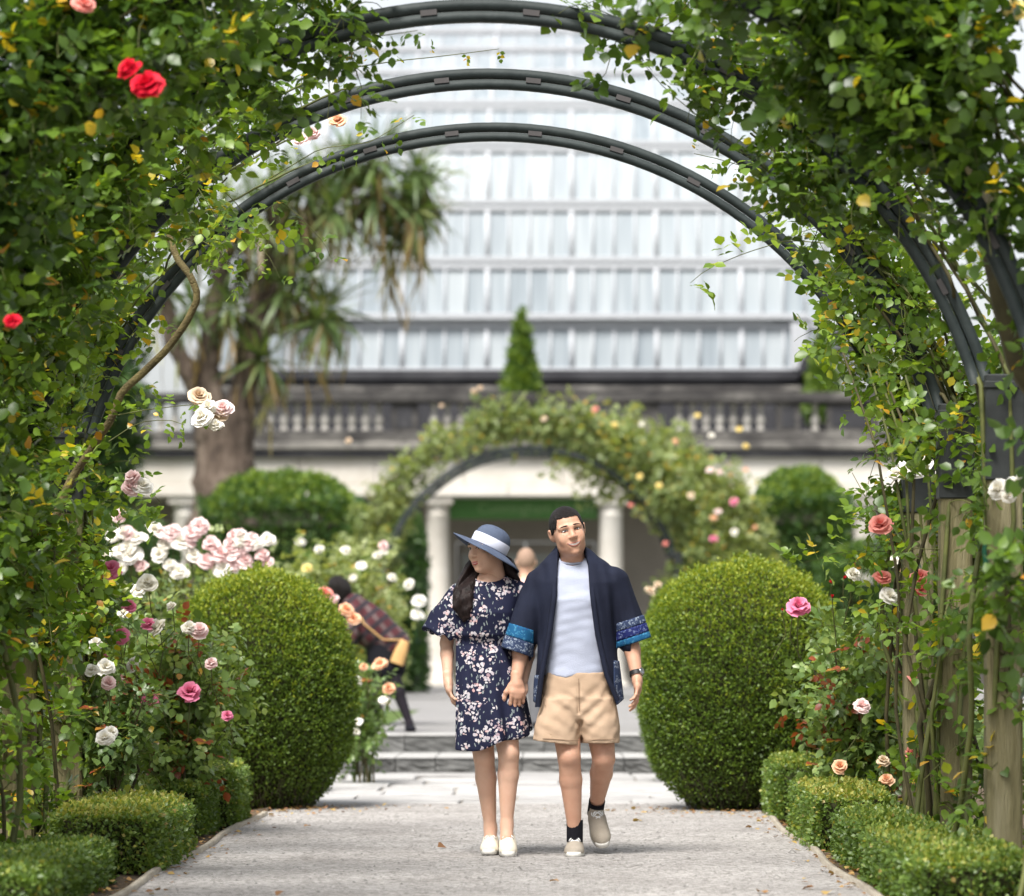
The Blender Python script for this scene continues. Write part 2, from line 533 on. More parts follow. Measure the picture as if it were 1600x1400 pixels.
def gravel_mat():
    m, n, l, p = new_mat('gravel')
    tc = n.new('ShaderNodeTexCoord')
    big = n.new('ShaderNodeTexNoise'); big.inputs['Scale'].default_value = 1.6; big.inputs['Detail'].default_value = 9; big.inputs['Roughness'].default_value = .72
    l.new(tc.outputs['Object'], big.inputs['Vector'])
    r1 = ramp(n, [(0.30, (0.225, 0.212, 0.203)), (0.5, (0.30, 0.287, 0.277)), (0.70, (0.365, 0.352, 0.342))])
    l.new(big.outputs[0], r1.inputs[0])
    vo = n.new('ShaderNodeTexVoronoi'); vo.inputs['Scale'].default_value = 62
    l.new(tc.outputs['Object'], vo.inputs['Vector'])
    sep = n.new('ShaderNodeSeparateColor')
    l.new(vo.outputs['Color'], sep.inputs[0])
    r2 = ramp(n, [(0.0, (0.30, 0.28, 0.26)), (0.10, (0.62, 0.60, 0.57)), (0.5, (1.0, 1.0, 1.0)), (1.0, (1.4, 1.38, 1.36))])
    l.new(sep.outputs[0], r2.inputs[0])
    mu = n.new('ShaderNodeMix'); mu.data_type = 'RGBA'; mu.blend_type = 'MULTIPLY'; mu.inputs[0].default_value = 0.85
    l.new(r1.outputs[0], mu.inputs[6]); l.new(r2.outputs[0], mu.inputs[7])
    # damp dark scatter of larger chips
    v2 = n.new('ShaderNodeTexVoronoi'); v2.inputs['Scale'].default_value = 14
    l.new(tc.outputs['Object'], v2.inputs['Vector'])
    r3 = ramp(n, [(0.0, (0.35, 0.33, 0.3)), (0.07, (0.55, 0.52, 0.5)), (0.09, (1, 1, 1))])
    l.new(v2.outputs['Distance'], r3.inputs[0])
    m2 = n.new('ShaderNodeMix'); m2.data_type = 'RGBA'; m2.blend_type = 'MULTIPLY'; m2.inputs[0].default_value = 0.8
    l.new(mu.outputs[2], m2.inputs[6]); l.new(r3.outputs[0], m2.inputs[7])
    l.new(m2.outputs[2], p.inputs['Base Color'])
    p.inputs['Roughness'].default_value = 0.92
    p.inputs['Specular IOR Level'].default_value = 0.15
    bp = n.new('ShaderNodeBump'); bp.inputs['Strength'].default_value = 0.6; bp.inputs['Distance'].default_value = 0.008
    l.new(vo.outputs['Distance'], bp.inputs['Height'])
    l.new(bp.outputs[0], p.inputs['Normal'])
    return m
M_gravel = gravel_mat()
M_flag = surf('flagstone', [(0.3, (0.28, 0.272, 0.265)), (0.55, (0.35, 0.342, 0.335)), (0.75, (0.41, 0.405, 0.398))], 3.0, 0.8, 0.5, 30, random_obj=0.25)
M_joint = plain('paving_joint', (0.30, 0.28, 0.25), 0.95, 0.1)
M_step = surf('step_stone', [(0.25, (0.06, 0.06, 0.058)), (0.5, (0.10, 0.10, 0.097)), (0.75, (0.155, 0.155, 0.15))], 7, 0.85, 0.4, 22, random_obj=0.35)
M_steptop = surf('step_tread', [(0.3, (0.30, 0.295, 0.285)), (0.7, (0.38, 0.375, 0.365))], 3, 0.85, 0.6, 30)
M_edge = surf('edging_board', [(0.3, (0.26, 0.22, 0.17)), (0.7, (0.44, 0.40, 0.33))], 5, 0.9, 0.5, 30, stretch=(6, 1, 6))

def sheet(name, x0, x1, y0, y1, z, mat, nx=1, ny=1, amp=0.0, seed=0):
    g = rng(seed)
    xs, ys = np.linspace(x0, x1, nx + 1), np.linspace(y0, y1, ny + 1)
    X, Y = np.meshgrid(xs, ys, indexing='ij')
    Z = np.full_like(X, z) + (g.normal(0, amp, X.shape) if amp else 0)
    v = np.stack([X, Y, Z], -1).reshape(-1, 3)
    i, j = np.meshgrid(np.arange(nx), np.arange(ny), indexing='ij')
    k = ny + 1
    f = np.stack([i * k + j, (i + 1) * k + j, (i + 1) * k + j + 1, i * k + j + 1], -1).reshape(-1, 4)
    o = obj(name, v, f, mat, smooth=amp > 0)
    return tag(o, kind='structure')

sheet('ground', -900, 900, -200, 1600, -0.03, M_soil)
# rose beds either side of the path: dug soil, slightly uneven
tag(sheet('rose_bed', -9, -1.76, 6, 31.3, 0.004, M_soil, 40, 110, 0.014, 1), 'dark dug soil of the bed left of the path')
tag(sheet('rose_bed', 1.30, 9, 6, 31.3, 0.004, M_soil, 40, 110, 0.014, 2), 'dark dug soil of the bed right of the path')
sheet('gravel_path', -1.78, 1.31, -2, 25.2, 0.022, M_gravel, 30, 150, 0.0022, 3)
ed = [(-1.765, 'light timber board edging the left side of the gravel'), (1.30, 'light timber board edging the right side of the gravel')]
for ex, lab in ed:
    pts = np.array([(ex + 0.02 * math.sin(y * 1.7), y, 0.03) for y in np.arange(8, 24.0, 0.5)])
    v = np.vstack([pts + (-.014, 0, -.03), pts + (-.014, 0, .014), pts + (.014, 0, .014), pts + (.014, 0, -.03)])
    k = len(pts)
    f = [(a * k + i, a * k + i + 1, b * k + i + 1, b * k + i) for a, b in ((0, 1), (1, 2), (2, 3)) for i in range(k - 1)]
    tag(obj('path_edging', v, np.array(f), M_edge), lab, 'edging')

# flagstone apron in front of the steps, each stone its own piece
ap = sheet('paved_apron', -2.5, 1.95, 25.2, 31.6, 0.006, M_joint)
g = rng(11)
y = 25.24
while y < 31.3:
    dy = min(g.uniform(0.55, 1.0), 31.36 - y)
    x = -2.5 + g.uniform(-0.4, 0)
    while x < 1.95:
        dx = g.uniform(0.5, 1.25)
        bm = bmesh.new()
        zt = 0.026 + g.normal(0, 0.004)
        bm_box(bm, (max(x, -2.5) + .012, y + .012, 0.0), (min(x + dx, 1.95) - .012, y + dy - .012, zt), 0.008, 0.006, g)
        bm_obj('flagstone', bm, M_flag, ap)
        x += dx
    y += dy

# two stone steps up to the terrace
TZ = 0.31
st = thing('stone_steps', (-0.43, 31.4, 0), 'two low grey stone steps across the end of the gravel path', 'steps')
g = rng(12)
def step_row(px0, px1, Y, z0, z1, depth, cuts):
    xs = [at(px0, 0, Y)[0]] + [at(c, 0, Y)[0] for c in cuts] + [at(px1, 0, Y)[0]]
    for a, b in zip(xs[:-1], xs[1:]):
        bm = bmesh.new()
        nx = max(3, int((b - a) / 0.12))
        bm_box(bm, (a + .004, Y, z0), (b - .004, Y + depth, z1 - .012), 0.0)
        bmesh.ops.subdivide_edges(bm, edges=bm.edges, cuts=6, use_grid_fill=True)
        for v in bm.verts:                      # rock-faced front
            if v.co.y < Y + .02:
                v.co.y += g.normal(0, .005)
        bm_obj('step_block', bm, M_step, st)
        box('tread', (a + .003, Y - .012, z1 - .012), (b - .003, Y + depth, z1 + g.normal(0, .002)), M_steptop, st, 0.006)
step_row(522, 1037, 31.4, 0.0, 0.157, 1.45, [561, 618, 680, 816, 905, 975])
step_row(565, 1022, 32.8, 0.157, TZ, 0.75, [632, 730, 850, 940])
M_moss = plain('moss', (0.10, 0.13, 0.03), 0.95, 0.1)

# terrace level behind the steps
def block(name, lo, hi, mat, kind='structure'):
    return tag(box(name, lo, hi, mat), kind=kind)
block('terrace', (-60, 33.5, -.6), (60, 140, TZ - .012), M_lawn)
block('terrace', (-60, 31.5, -.6), (at(560, 0, 32.8)[0], 33.52, TZ - .02), M_lawn)
block('terrace', (at(1027, 0, 32.8)[0], 31.5, -.6), (60, 33.52, TZ - .02), M_lawn)
M_tgravel = surf('terrace_gravel', [(0.3, (0.205, 0.20, 0.197)), (0.7, (0.265, 0.26, 0.257))], 1.5, 0.92, 0.6, 60, spec=.15)
x0, x1 = at(600, 0, 34)[0], at(1040, 0, 34)[0]
sheet('terrace_path', x0 - .12, x1, 33.5, 47.0, TZ - .006, M_tgravel)
sheet('forecourt', -9, 9, 47.0, 76.9, TZ - .006, M_tgravel)

# ------------------------------------------------------------------ the building
BY = 78.0
M_cream = surf('cream_stone', [(0.25, (0.46, 0.42, 0.36)), (0.5, (0.60, 0.565, 0.51)), (0.75, (0.68, 0.65, 0.60))], 0.8, 0.85, 0.3, 12, random_obj=0.12)
M_weather = surf('weathered_stone', [(0.28, (0.022, 0.021, 0.022)), (0.5, (0.07, 0.066, 0.063)), (0.62, (0.16, 0.152, 0.14)), (0.8, (0.28, 0.265, 0.24))], 1.0, 0.9, 0.4, 12, stretch=(1, 1, 2.2), random_obj=.2)
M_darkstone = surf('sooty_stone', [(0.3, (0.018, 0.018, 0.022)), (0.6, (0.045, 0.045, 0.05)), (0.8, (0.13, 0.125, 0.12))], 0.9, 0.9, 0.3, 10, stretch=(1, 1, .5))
M_balu = surf('baluster_stone', [(0.3, (0.30, 0.285, 0.26)), (0.6, (0.45, 0.43, 0.395)), (0.8, (0.55, 0.53, 0.49))], 2, 0.88, random_obj=.35)
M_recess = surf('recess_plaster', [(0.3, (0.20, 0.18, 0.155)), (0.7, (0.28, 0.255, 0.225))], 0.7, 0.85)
M_doorglass = surf('door_glass', [(0.3, (0.17, 0.18, 0.17)), (0.7, (0.26, 0.27, 0.255))], 0.6, 0.25, spec=.6)
M_signgreen = plain('sign_green', (0.035, 0.13, 0.012), 0.5)
M_signtext = plain('sign_lettering', (0.16, 0.27, 0.10), 0.6)
M_white = plain('white_paint', (0.78, 0.79, 0.80), 0.5)
M_dark = plain('dark_gap', (0.02, 0.02, 0.022), 0.8)
M_bluepost = plain('navy_panel', (0.018, 0.02, 0.10), 0.5)

def bx(name, px0, px1, py0, py1, Y, depth, mat, parent, bev=0.01):
    a, b = at(px0, py1, Y), at(px1, py0, Y)
    return box(name, (a[0], Y, a[2]), (b[0], Y + depth, b[2]), mat, parent, bev)

con = thing('conservatory_building', (at(820, 0, BY)[0], BY, TZ), 'cream stone garden building with columns, balustrade and a white glasshouse on top', 'building')
# floor plinth, back wall of the loggia with its opening
bx('plinth', 40, 1700, 1072, 1086, BY - .9, 4.5, M_step, con)
def zof(py, Y): return at(0, py, Y)[2]
wy = BY + 2.4
xw0, xw1 = at(40, 0, BY)[0], at(1700, 0, BY)[0]
zc = zof(775, BY)
dx0, dx1 = at(712, 0, wy)[0], at(930, 0, wy)[0]
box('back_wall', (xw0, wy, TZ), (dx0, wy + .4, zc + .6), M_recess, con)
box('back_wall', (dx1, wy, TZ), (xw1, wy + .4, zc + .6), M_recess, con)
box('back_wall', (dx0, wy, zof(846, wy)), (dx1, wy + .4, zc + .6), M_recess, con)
box('soffit', (xw0, BY + .45, zc + .02), (xw1, wy, zc + .3), M_cream, con)
# glazed doors inside the opening
door_y = wy + .25
for i in range(4):
    a = dx0 + (dx1 - dx0) * i / 4
    b = dx0 + (dx1 - dx0) * (i + 1) / 4
    d = box('door', (a + .02, door_y, TZ + .1), (b - .02, door_y + .06, zof(846, wy) - .02), M_recess, con, 0.005)
    box('pane', (a + .12, door_y - .012, TZ + .45), (b - .12, door_y + .03, zof(856, wy) - .12), M_doorglass, d)
# green name board
sg = bx('name_board', 703, 934, 779, 811, BY + .35, .08, M_signgreen, con, 0.004)
cu = bpy.data.curves.new('lettering', 'FONT')
cu.body = 'Cunningham House'
cu.size = 0.30
cu.extrude = 0.004
cu.align_x = 'CENTER'; cu.align_y = 'CENTER'
tmp = bpy.data.objects.new('lettering', cu); COL.objects.link(tmp)
bpy.context.view_layer.update()
dg = bpy.context.evaluated_depsgraph_get()
tme = bpy.data.meshes.new_from_object(tmp.evaluated_get(dg))
bpy.data.objects.remove(tmp)
tp = at(838, 795, BY + .34)
link('lettering', tme, M_signtext, sg, tp - WLOC[con], (R(90), 0, 0))['kind'] = 'stuff'

# columns
def column(px, wpx=40):
    base = at(px, 1072, BY)
    r = wpx / 2 * BY / FPX
    H = zc - base[2]
    prof = [(r * 1.3, 0), (r * 1.3, .1), (r * 1.15, .16), (r * 1.18, .22), (r * 1.02, .28), (r, .6), (r * .98, H * .5), (r * .86, H - .42), (r * .92, H - .40), (r * .92, H - .34), (r * .86, H - .32), (r * .86, H - .24), (r * 1.12, H - .16)]
    v, f = lathe_arrays(prof, 24, (base[0], BY + .3, base[2]))
    c = obj('column', v, f, M_cream, con, smooth=True)
    me = c.data
    me.shade_smooth()
    s = r * 1.22
    box('capital', (base[0] - s, BY + .3 - s, zc - .158), (base[0] + s, BY + .3 + s, zc - .002), M_cream, con, .01)
    box('column_base', (base[0] - s * 1.12, BY + .3 - s * 1.12, base[2] - .02), (base[0] + s * 1.12, BY + .3 + s * 1.12, base[2] + .06), M_cream, con, .01)
for px in (150, 287, 683, 955, 1353, 1500):
    column(px)
# entablature: two courses of blocks
g = rng(21)
x = xw0
k = 0
while x < xw1:
    L = g.uniform(1.5, 2.0)
    b = min(x + L, xw1)
    box('frieze_block', (x + .006, BY - .05, zof(757, BY)), (b - .006, BY + .62, zof(714, BY)), M_cream, con, .012)
    x = b
x = xw0 + .0
while x < xw1:
    L = g.uniform(1.7, 2.3)
    b = min(x + L, xw1)
    box('architrave_block', (x + .006, BY - .09, zc), (b - .006, BY + .62, zof(757, BY) - .008), M_cream, con, .012)
    x = b
# projecting cornice and balustrade
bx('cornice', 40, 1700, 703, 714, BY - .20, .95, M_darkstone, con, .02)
bx('cornice', 40, 1700, 690, 703, BY - .26, 1.0, M_weather, con, .03)
bx('balustrade_plinth', 40, 1700, 673, 690, BY - .15, .45, M_weather, con, .02)
bx('roof_terrace', 40, 1700, 686, 692, BY + .31, 12, M_darkstone, con, .0)
bx('handrail', 40, 1700, 613, 629, BY - .2, .55, M_weather, con, .03)
PIERS = [(300, 342), (378, 404), (612, 652), (1003, 1030), (1214, 1250), (1292, 1366), (1560, 1600)]
for a, b in PIERS:
    pr = bx('pier', a, b, 629, 673, BY - .1, .38, M_weather, con, .01)
    if b - a > 30:
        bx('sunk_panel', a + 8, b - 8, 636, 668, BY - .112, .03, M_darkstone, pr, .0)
zb0, zb1 = zof(673, BY), zof(629, BY)
Hb = zb1 - zb0
bprof = [(.085, 0), (.085, .05), (.05, .07), (.06, .11), (.098, .18), (.088, .25), (.045, .33), (.04, .36), (.06, .39), (.04, .42), (.055, .45), (.078, .51), (.085, .55)]
bprof = [(r_, z_ / .55 * Hb) for r_, z_ in bprof]
bv, bf = lathe_arrays(bprof, 10)
bme = mesh_np('baluster', bv, bf, smooth=True)
px = 60.0
while px < 1690:
    if not any(a - 11 < px < b + 11 for a, b in PIERS):
        p = at(px, 673, BY)
        link('baluster', bme, M_balu, con, np.array([p[0], BY + .08, zb0]) - WLOC[con])
    px += 21.3
# dark base wall of the glasshouse
GY = 86.0
bx('base_wall', 330, 1262, 578, 692, GY - .12, .5, M_darkstone, con, .0)
bx('base_course', 330, 1262, 584, 594, GY - .24, .2, M_darkstone, con, .02)
bx('base_course', 330, 1262, 603, 612, GY - .20, .2, M_weather, con, .02)
# glasshouse tiers: steep below, curving back above
TIER_Y = [580, 503, 410, 320, 228, 164, 116, 80, 52, 32, 18]
TIER_D = [86.0, 86.25, 86.6, 87.1, 87.9, 89.2, 91.0, 93.4, 96.2, 99.4, 103]
def glass_mat():
    m, n, l, p = new_mat('painted_sky_glass')  # whitish panes; reflected sky and light interior are put into the base colour
    oi = n.new('ShaderNodeObjectInfo')
    tc = n.new('ShaderNodeTexCoord')
    ad = n.new('ShaderNodeVectorMath'); ad.operation = 'ADD'
    sc = n.new('ShaderNodeVectorMath'); sc.operation = 'SCALE'; sc.inputs[0].default_value = (37, 11, 53)
    l.new(oi.outputs['Random'], sc.inputs['Scale'])
    mp = n.new('ShaderNodeMapping'); mp.inputs['Scale'].default_value = (5.5, 1, .12)
    l.new(tc.outputs['Object'], mp.inputs[0])
    l.new(mp.outputs[0], ad.inputs[0]); l.new(sc.outputs[0], ad.inputs[1])
    nz = n.new('ShaderNodeTexNoise'); nz.inputs['Scale'].default_value = 1.0; nz.inputs['Detail'].default_value = 3
    l.new(ad.outputs[0], nz.inputs['Vector'])
    mm = n.new('ShaderNodeMath'); mm.operation = 'MULTIPLY_ADD'
    l.new(oi.outputs['Random'], mm.inputs[0]); mm.inputs[1].default_value = .34; l.new(nz.outputs[0], mm.inputs[2])
    rp = ramp(n, [(.36, (.19, .22, .245)), (.52, (.235, .268, .292)), (.72, (.28, .312, .335)), (.95, (.33, .36, .378))])
    l.new(mm.outputs[0], rp.inputs[0])
    l.new(rp.outputs[0], p.inputs['Base Color'])
    p.inputs['Roughness'].default_value = .35
    p.inputs['Specular IOR Level'].default_value = .2
    return m
M_glass = glass_mat()
M_frame = plain('glasshouse_frame', (0.44, 0.455, 0.48), 0.6, .2)
M_lead = plain('lead_flashing', (0.20, 0.21, 0.22), 0.8, .1)
NP = 24
GX0, GX1 = 495, 1292
def quadbar(a, b, w_, h_, name, mat, parent):
    """a bar between two points, w_ wide, h_ deep"""
    a, b = np.array(a), np.array(b)
    t = norm(b - a)
    xw = norm(np.cross(t, (0, 1, 0.0001)) if abs(t[1]) < .9 else np.array([1.0, 0, 0]))
    yw = norm(np.cross(t, xw))
    c = np.array([[s1 * w_ / 2, s2 * h_ / 2] for s1, s2 in ((-1, -1), (1, -1), (1, 1), (-1, 1))])
    v = np.vstack([a + c[:, :1] * xw + c[:, 1:] * yw, b + c[:, :1] * xw + c[:, 1:] * yw])
    f = np.array([(0, 1, 5, 4), (1, 2, 6, 5), (2, 3, 7, 6), (3, 0, 4, 7), (0, 3, 2, 1), (4, 5, 6, 7)])
    return obj(name, v, f, mat, parent)
gx = [at(GX0 + (GX1 - GX0) * i / NP, 0, GY)[0] for i in range(NP + 1)]
gcx = (gx[0] + gx[-1]) / 2
g = rng(22)
for k in range(len(TIER_Y) - 1):
    y0, y1, d0, d1 = TIER_Y[k], TIER_Y[k + 1], TIER_D[k], TIER_D[k + 1]
    z0, z1 = zof(y0, d0), zof(y1, d1)
    sh = 1.0 - 0.012 * max(0, k - 3)
    X = [gcx + (x - gcx) * sh for x in gx]
    rail = .13 if k else .08
    # bottom rail, top rail
    box('glasshouse_rail', (X[0] - .08, d0 - .06, z0 + .01), (X[-1] + .08, d0 + .06, z0 + rail), M_frame, con, .01)
    tz = z1 - (.16 if k < 5 else .09)
    ty = d0 + (d1 - d0) * (tz - z0) / (z1 - z0)
    box('glasshouse_rail', (X[0] - .08, ty - .07, tz), (X[-1] + .08, ty + .06, z1 - .055), M_frame, con, .01)
    box('flashing', (X[0] - .12, d1 - .07, z1 - .045), (X[-1] + .12, d1 + .12, z1 - .01), M_lead, con, .0)
    zb = z0 + rail - .01
    yb = d0 + (d1 - d0) * (zb - z0) / (z1 - z0)
    pw = X[1] - X[0]
    pv = np.array([(.0, 0, 0), (pw, 0, 0), (pw, ty - yb, tz - zb), (0, ty - yb, tz - zb)])
    pme = mesh_np('glass_pane', pv, np.array([(0, 1, 2, 3)]))
    for i in range(NP):
        link('glass_pane', pme, M_glass, con, np.array([X[i], yb, zb]) - WLOC[con])
    for i in range(NP + 1):
        wd = .16 if i in (0, NP) else (.10 if i % 4 == 0 else .04)
        quadbar((X[i], yb - .02, zb), (X[i], ty - .02, tz + .01), wd, .09, 'glazing_bar', M_frame, con)
    # sides
    for X_, s_ in ((X[0] - .02, -1), (X[-1] + .02, 1)):
        v = np.array([(X_, d0, z0), (X_, 108, z0), (X_, 108, z1), (X_, d1, z1)])
        obj('side_glass', v, np.array([(0, 1, 2, 3)]), M_glass, con)
# middle gallery rail with a pale band (second tier foot)
bx('gallery_band', 492, 1262, 489, 499, GY - .02, .3, M_frame, con, .01)
# lower wing going left behind the tree
bx('wing_wall', 300, 490, 505, 580, GY + .6, 3, M_frame, con, .02)
for i in range(5):
    bx('wing_pane', 308 + i * 36, 338 + i * 36, 522, 572, GY + .585, .03, M_glass, con, 0)
# arched porch at the right end of the glasshouse
pc = at(1322, 588, GY - .6)
def arch_ring(r0, r1, y0, depth, name, mat, parent, a0=0, a1=180, seg=24, cx=None, cz=None):
    cx = pc[0] if cx is None else cx; cz = pc[2] if cz is None else cz
    A = np.radians(np.linspace(a0, a1, seg + 1))
    v = np.vstack([np.stack([cx + r_ * np.cos(A), np.full(seg + 1, yy), cz + r_ * np.sin(A)], -1) for yy in (y0, y0 + depth) for r_ in (r0, r1)])
    n_ = seg + 1
    f = []
    for i in range(seg):
        for p_, q_ in ((0, 1), (1, 3), (3, 2), (2, 0)):
            f.append((p_ * n_ + i, q_ * n_ + i, q_ * n_ + i + 1, p_ * n_ + i + 1))
    f.append((0, 2 * n_, 3 * n_, n_)); f.append((seg, n_ + seg, 3 * n_ + seg, 2 * n_ + seg))
    return obj(name, v, np.array(f), mat, parent)
sc_ = (GY - .6) / FPX
arch_ring(60 * sc_, 74 * sc_, GY - .8, 2.2, 'porch_hood', M_darkstone, con)
arch_ring(44 * sc_, 60 * sc_, GY - .7, 2.0, 'porch_ring', M_frame, con)
arch_ring(0.02, 44 * sc_, GY - .5, .1, 'fanlight', M_doorglass, con)
for a in (45, 90, 135):
    quadbar((pc[0], GY - .55, pc[2]), (pc[0] + 44 * sc_ * math.cos(R(a)), GY - .55, pc[2] + 44 * sc_ * math.sin(R(a))), .08, .06, 'fanlight_bar', M_frame, con)
bx('porch_wall', 1262, 1380, 588, 690, GY - .5, 1.5, M_weather, con, .0)
bx('porch_window', 1290, 1360, 592, 614, GY - .56, .08, M_doorglass, con, .0)
bx('window_bar', 1322, 1328, 588, 614, GY - .6, .05, M_frame, con, .0)
bx('window_bar', 1290, 1360, 598, 604, GY - .62, .05, M_frame, con, .0)
bx('shoulder_wall', 1236, 1262, 505, 578, GY - .1, 1.0, M_frame, con, .02)
# far treeline so that the horizon is closed beside the building
# narrow dark panel standing by the left column
bp_ = thing('panel_post', at(657, 1066, 74.5), 'slim dark standing panel with a navy band beside the left column', 'post')
bx('post', 649, 666, 900, 1068, 74.5, .12, M_dark, bp_, .01)
bx('navy_panel', 650, 665, 930, 1004, 74.47, .03, M_bluepost, bp_, .004)
# ------------------------------------------------------------------ steel arches on timber posts
AX = -0.30                      # centre line of the rose walk
AR, AZC = 2.26, 1.513           # hoop radius (outer face) and height of its centre
SPRING = 2.157
M_steel = surf('dark_green_steel', [(0.3, (0.014, 0.020, 0.020)), (0.7, (0.034, 0.044, 0.043))], 5, 0.6, 0.1, 60, spec=.25)
M_spacer = plain('steel_spacer', (0.075, 0.07, 0.07), 0.7, .2)
M_timber = surf('post_timber', [(0.25, (0.085, 0.075, 0.035)), (0.5, (0.17, 0.15, 0.075)), (0.75, (0.29, 0.26, 0.16))], 3, 0.85, 0.6, 25, stretch=(5, 5, .5), random_obj=.2)
M_sleeve = surf('steel_sleeve', [(0.3, (0.012, 0.014, 0.014)), (0.7, (0.032, 0.036, 0.036))], 8, 0.5)
ARCH_Y = [20.0, 18.15, 16.22, 14.37]
TH0 = math.asin((SPRING - AZC) / (AR - .05))

def hoop(name, r, y0, w_, th_, base, parent, cx, zoff=0, scale=1.0):
    A = np.linspace(TH0, math.pi - TH0, 61)
    sec = [(-th_, 0), (0, 0), (0, w_), (-th_, w_)]
    v = np.array([[(cx + (r + dr) * math.cos(a) * scale, y0 + dy, zoff + AZC * 1.0 + (r + dr) * math.sin(a) * scale) for dr, dy in sec] for a in A]).reshape(-1, 3)
    f = []
    for i in range(60):
        for j in range(4):
            f.append((i * 4 + j, i * 4 + (j + 1) % 4, (i + 1) * 4 + (j + 1) % 4, (i + 1) * 4 + j))
    f.append((0, 1, 2, 3)); f.append((240, 243, 242, 241))
    return obj(name, v, np.array(f), M_steel, parent)

def garden_arch(Y, label, cx=AX, z0=0.0, posts=True, bars=2, group='steel rose arches over the path'):
    t = thing('garden_arch', (cx, Y, z0), label, 'arch', group)
    hoop('hoop_bar', AR, Y - .025, .05, .045, None, t, cx, z0)
    hoop('hoop_bar', AR - .052, Y - .025, .05, .042, None, t, cx, z0)
    n = 13
    for i in range(1, n):
        a = TH0 + (math.pi - 2 * TH0) * i / n
        c = np.array([cx + (AR - .048) * math.cos(a), Y, z0 + AZC + (AR - .048) * math.sin(a)])
        bm = bmesh.new()
        bm_box(bm, (-.035, -.03, -.012), (.035, .03, .012))
        bmesh.ops.rotate(bm, verts=bm.verts, cent=(0, 0, 0), matrix=Matrix.Rotation(-(a - math.pi / 2), 3, 'Y'))
        bmesh.ops.translate(bm, verts=bm.verts, vec=Vector(c))
        bm_obj('spacer', bm, M_spacer, t)
    for s in (-1, 1):
        x = cx + s * 2.21
        p = box('post', (x - .075, Y - .075, z0 - .05), (x + .075, Y + .075, z0 + 1.80), M_timber, t, .012)
        box('sleeve', (x - .083, Y - .083, z0 + 1.74), (x + .083, Y + .083, z0 + SPRING + .03), M_sleeve, t, .006)
        box('sleeve_band', (x - .09, Y - .09, z0 + SPRING - .03), (x + .09, Y + .09, z0 + SPRING + .0), M_sleeve, t, .004)
    return t
for Y, lab in zip(ARCH_Y, ['dark steel hoop nearest the couple, lowest of the three big arcs overhead',
                           'dark steel hoop arching second above the couple, middle of three arcs',
                           'dark steel hoop cut by the top edge of the picture',
                           'nearest dark steel hoop, smothered by leaves in both upper corners']):
    garden_arch(Y, lab)
FAR_Y = 57.0
for dy, lab in ((0.0, 'front hoop of the small far arch over the terrace path'), (1.6, 'hoop just behind the front one of the small far arch')):
    garden_arch(FAR_Y + dy, lab, cx=at(829, 0, FAR_Y)[0], z0=TZ, group='far rose arches on the terrace')

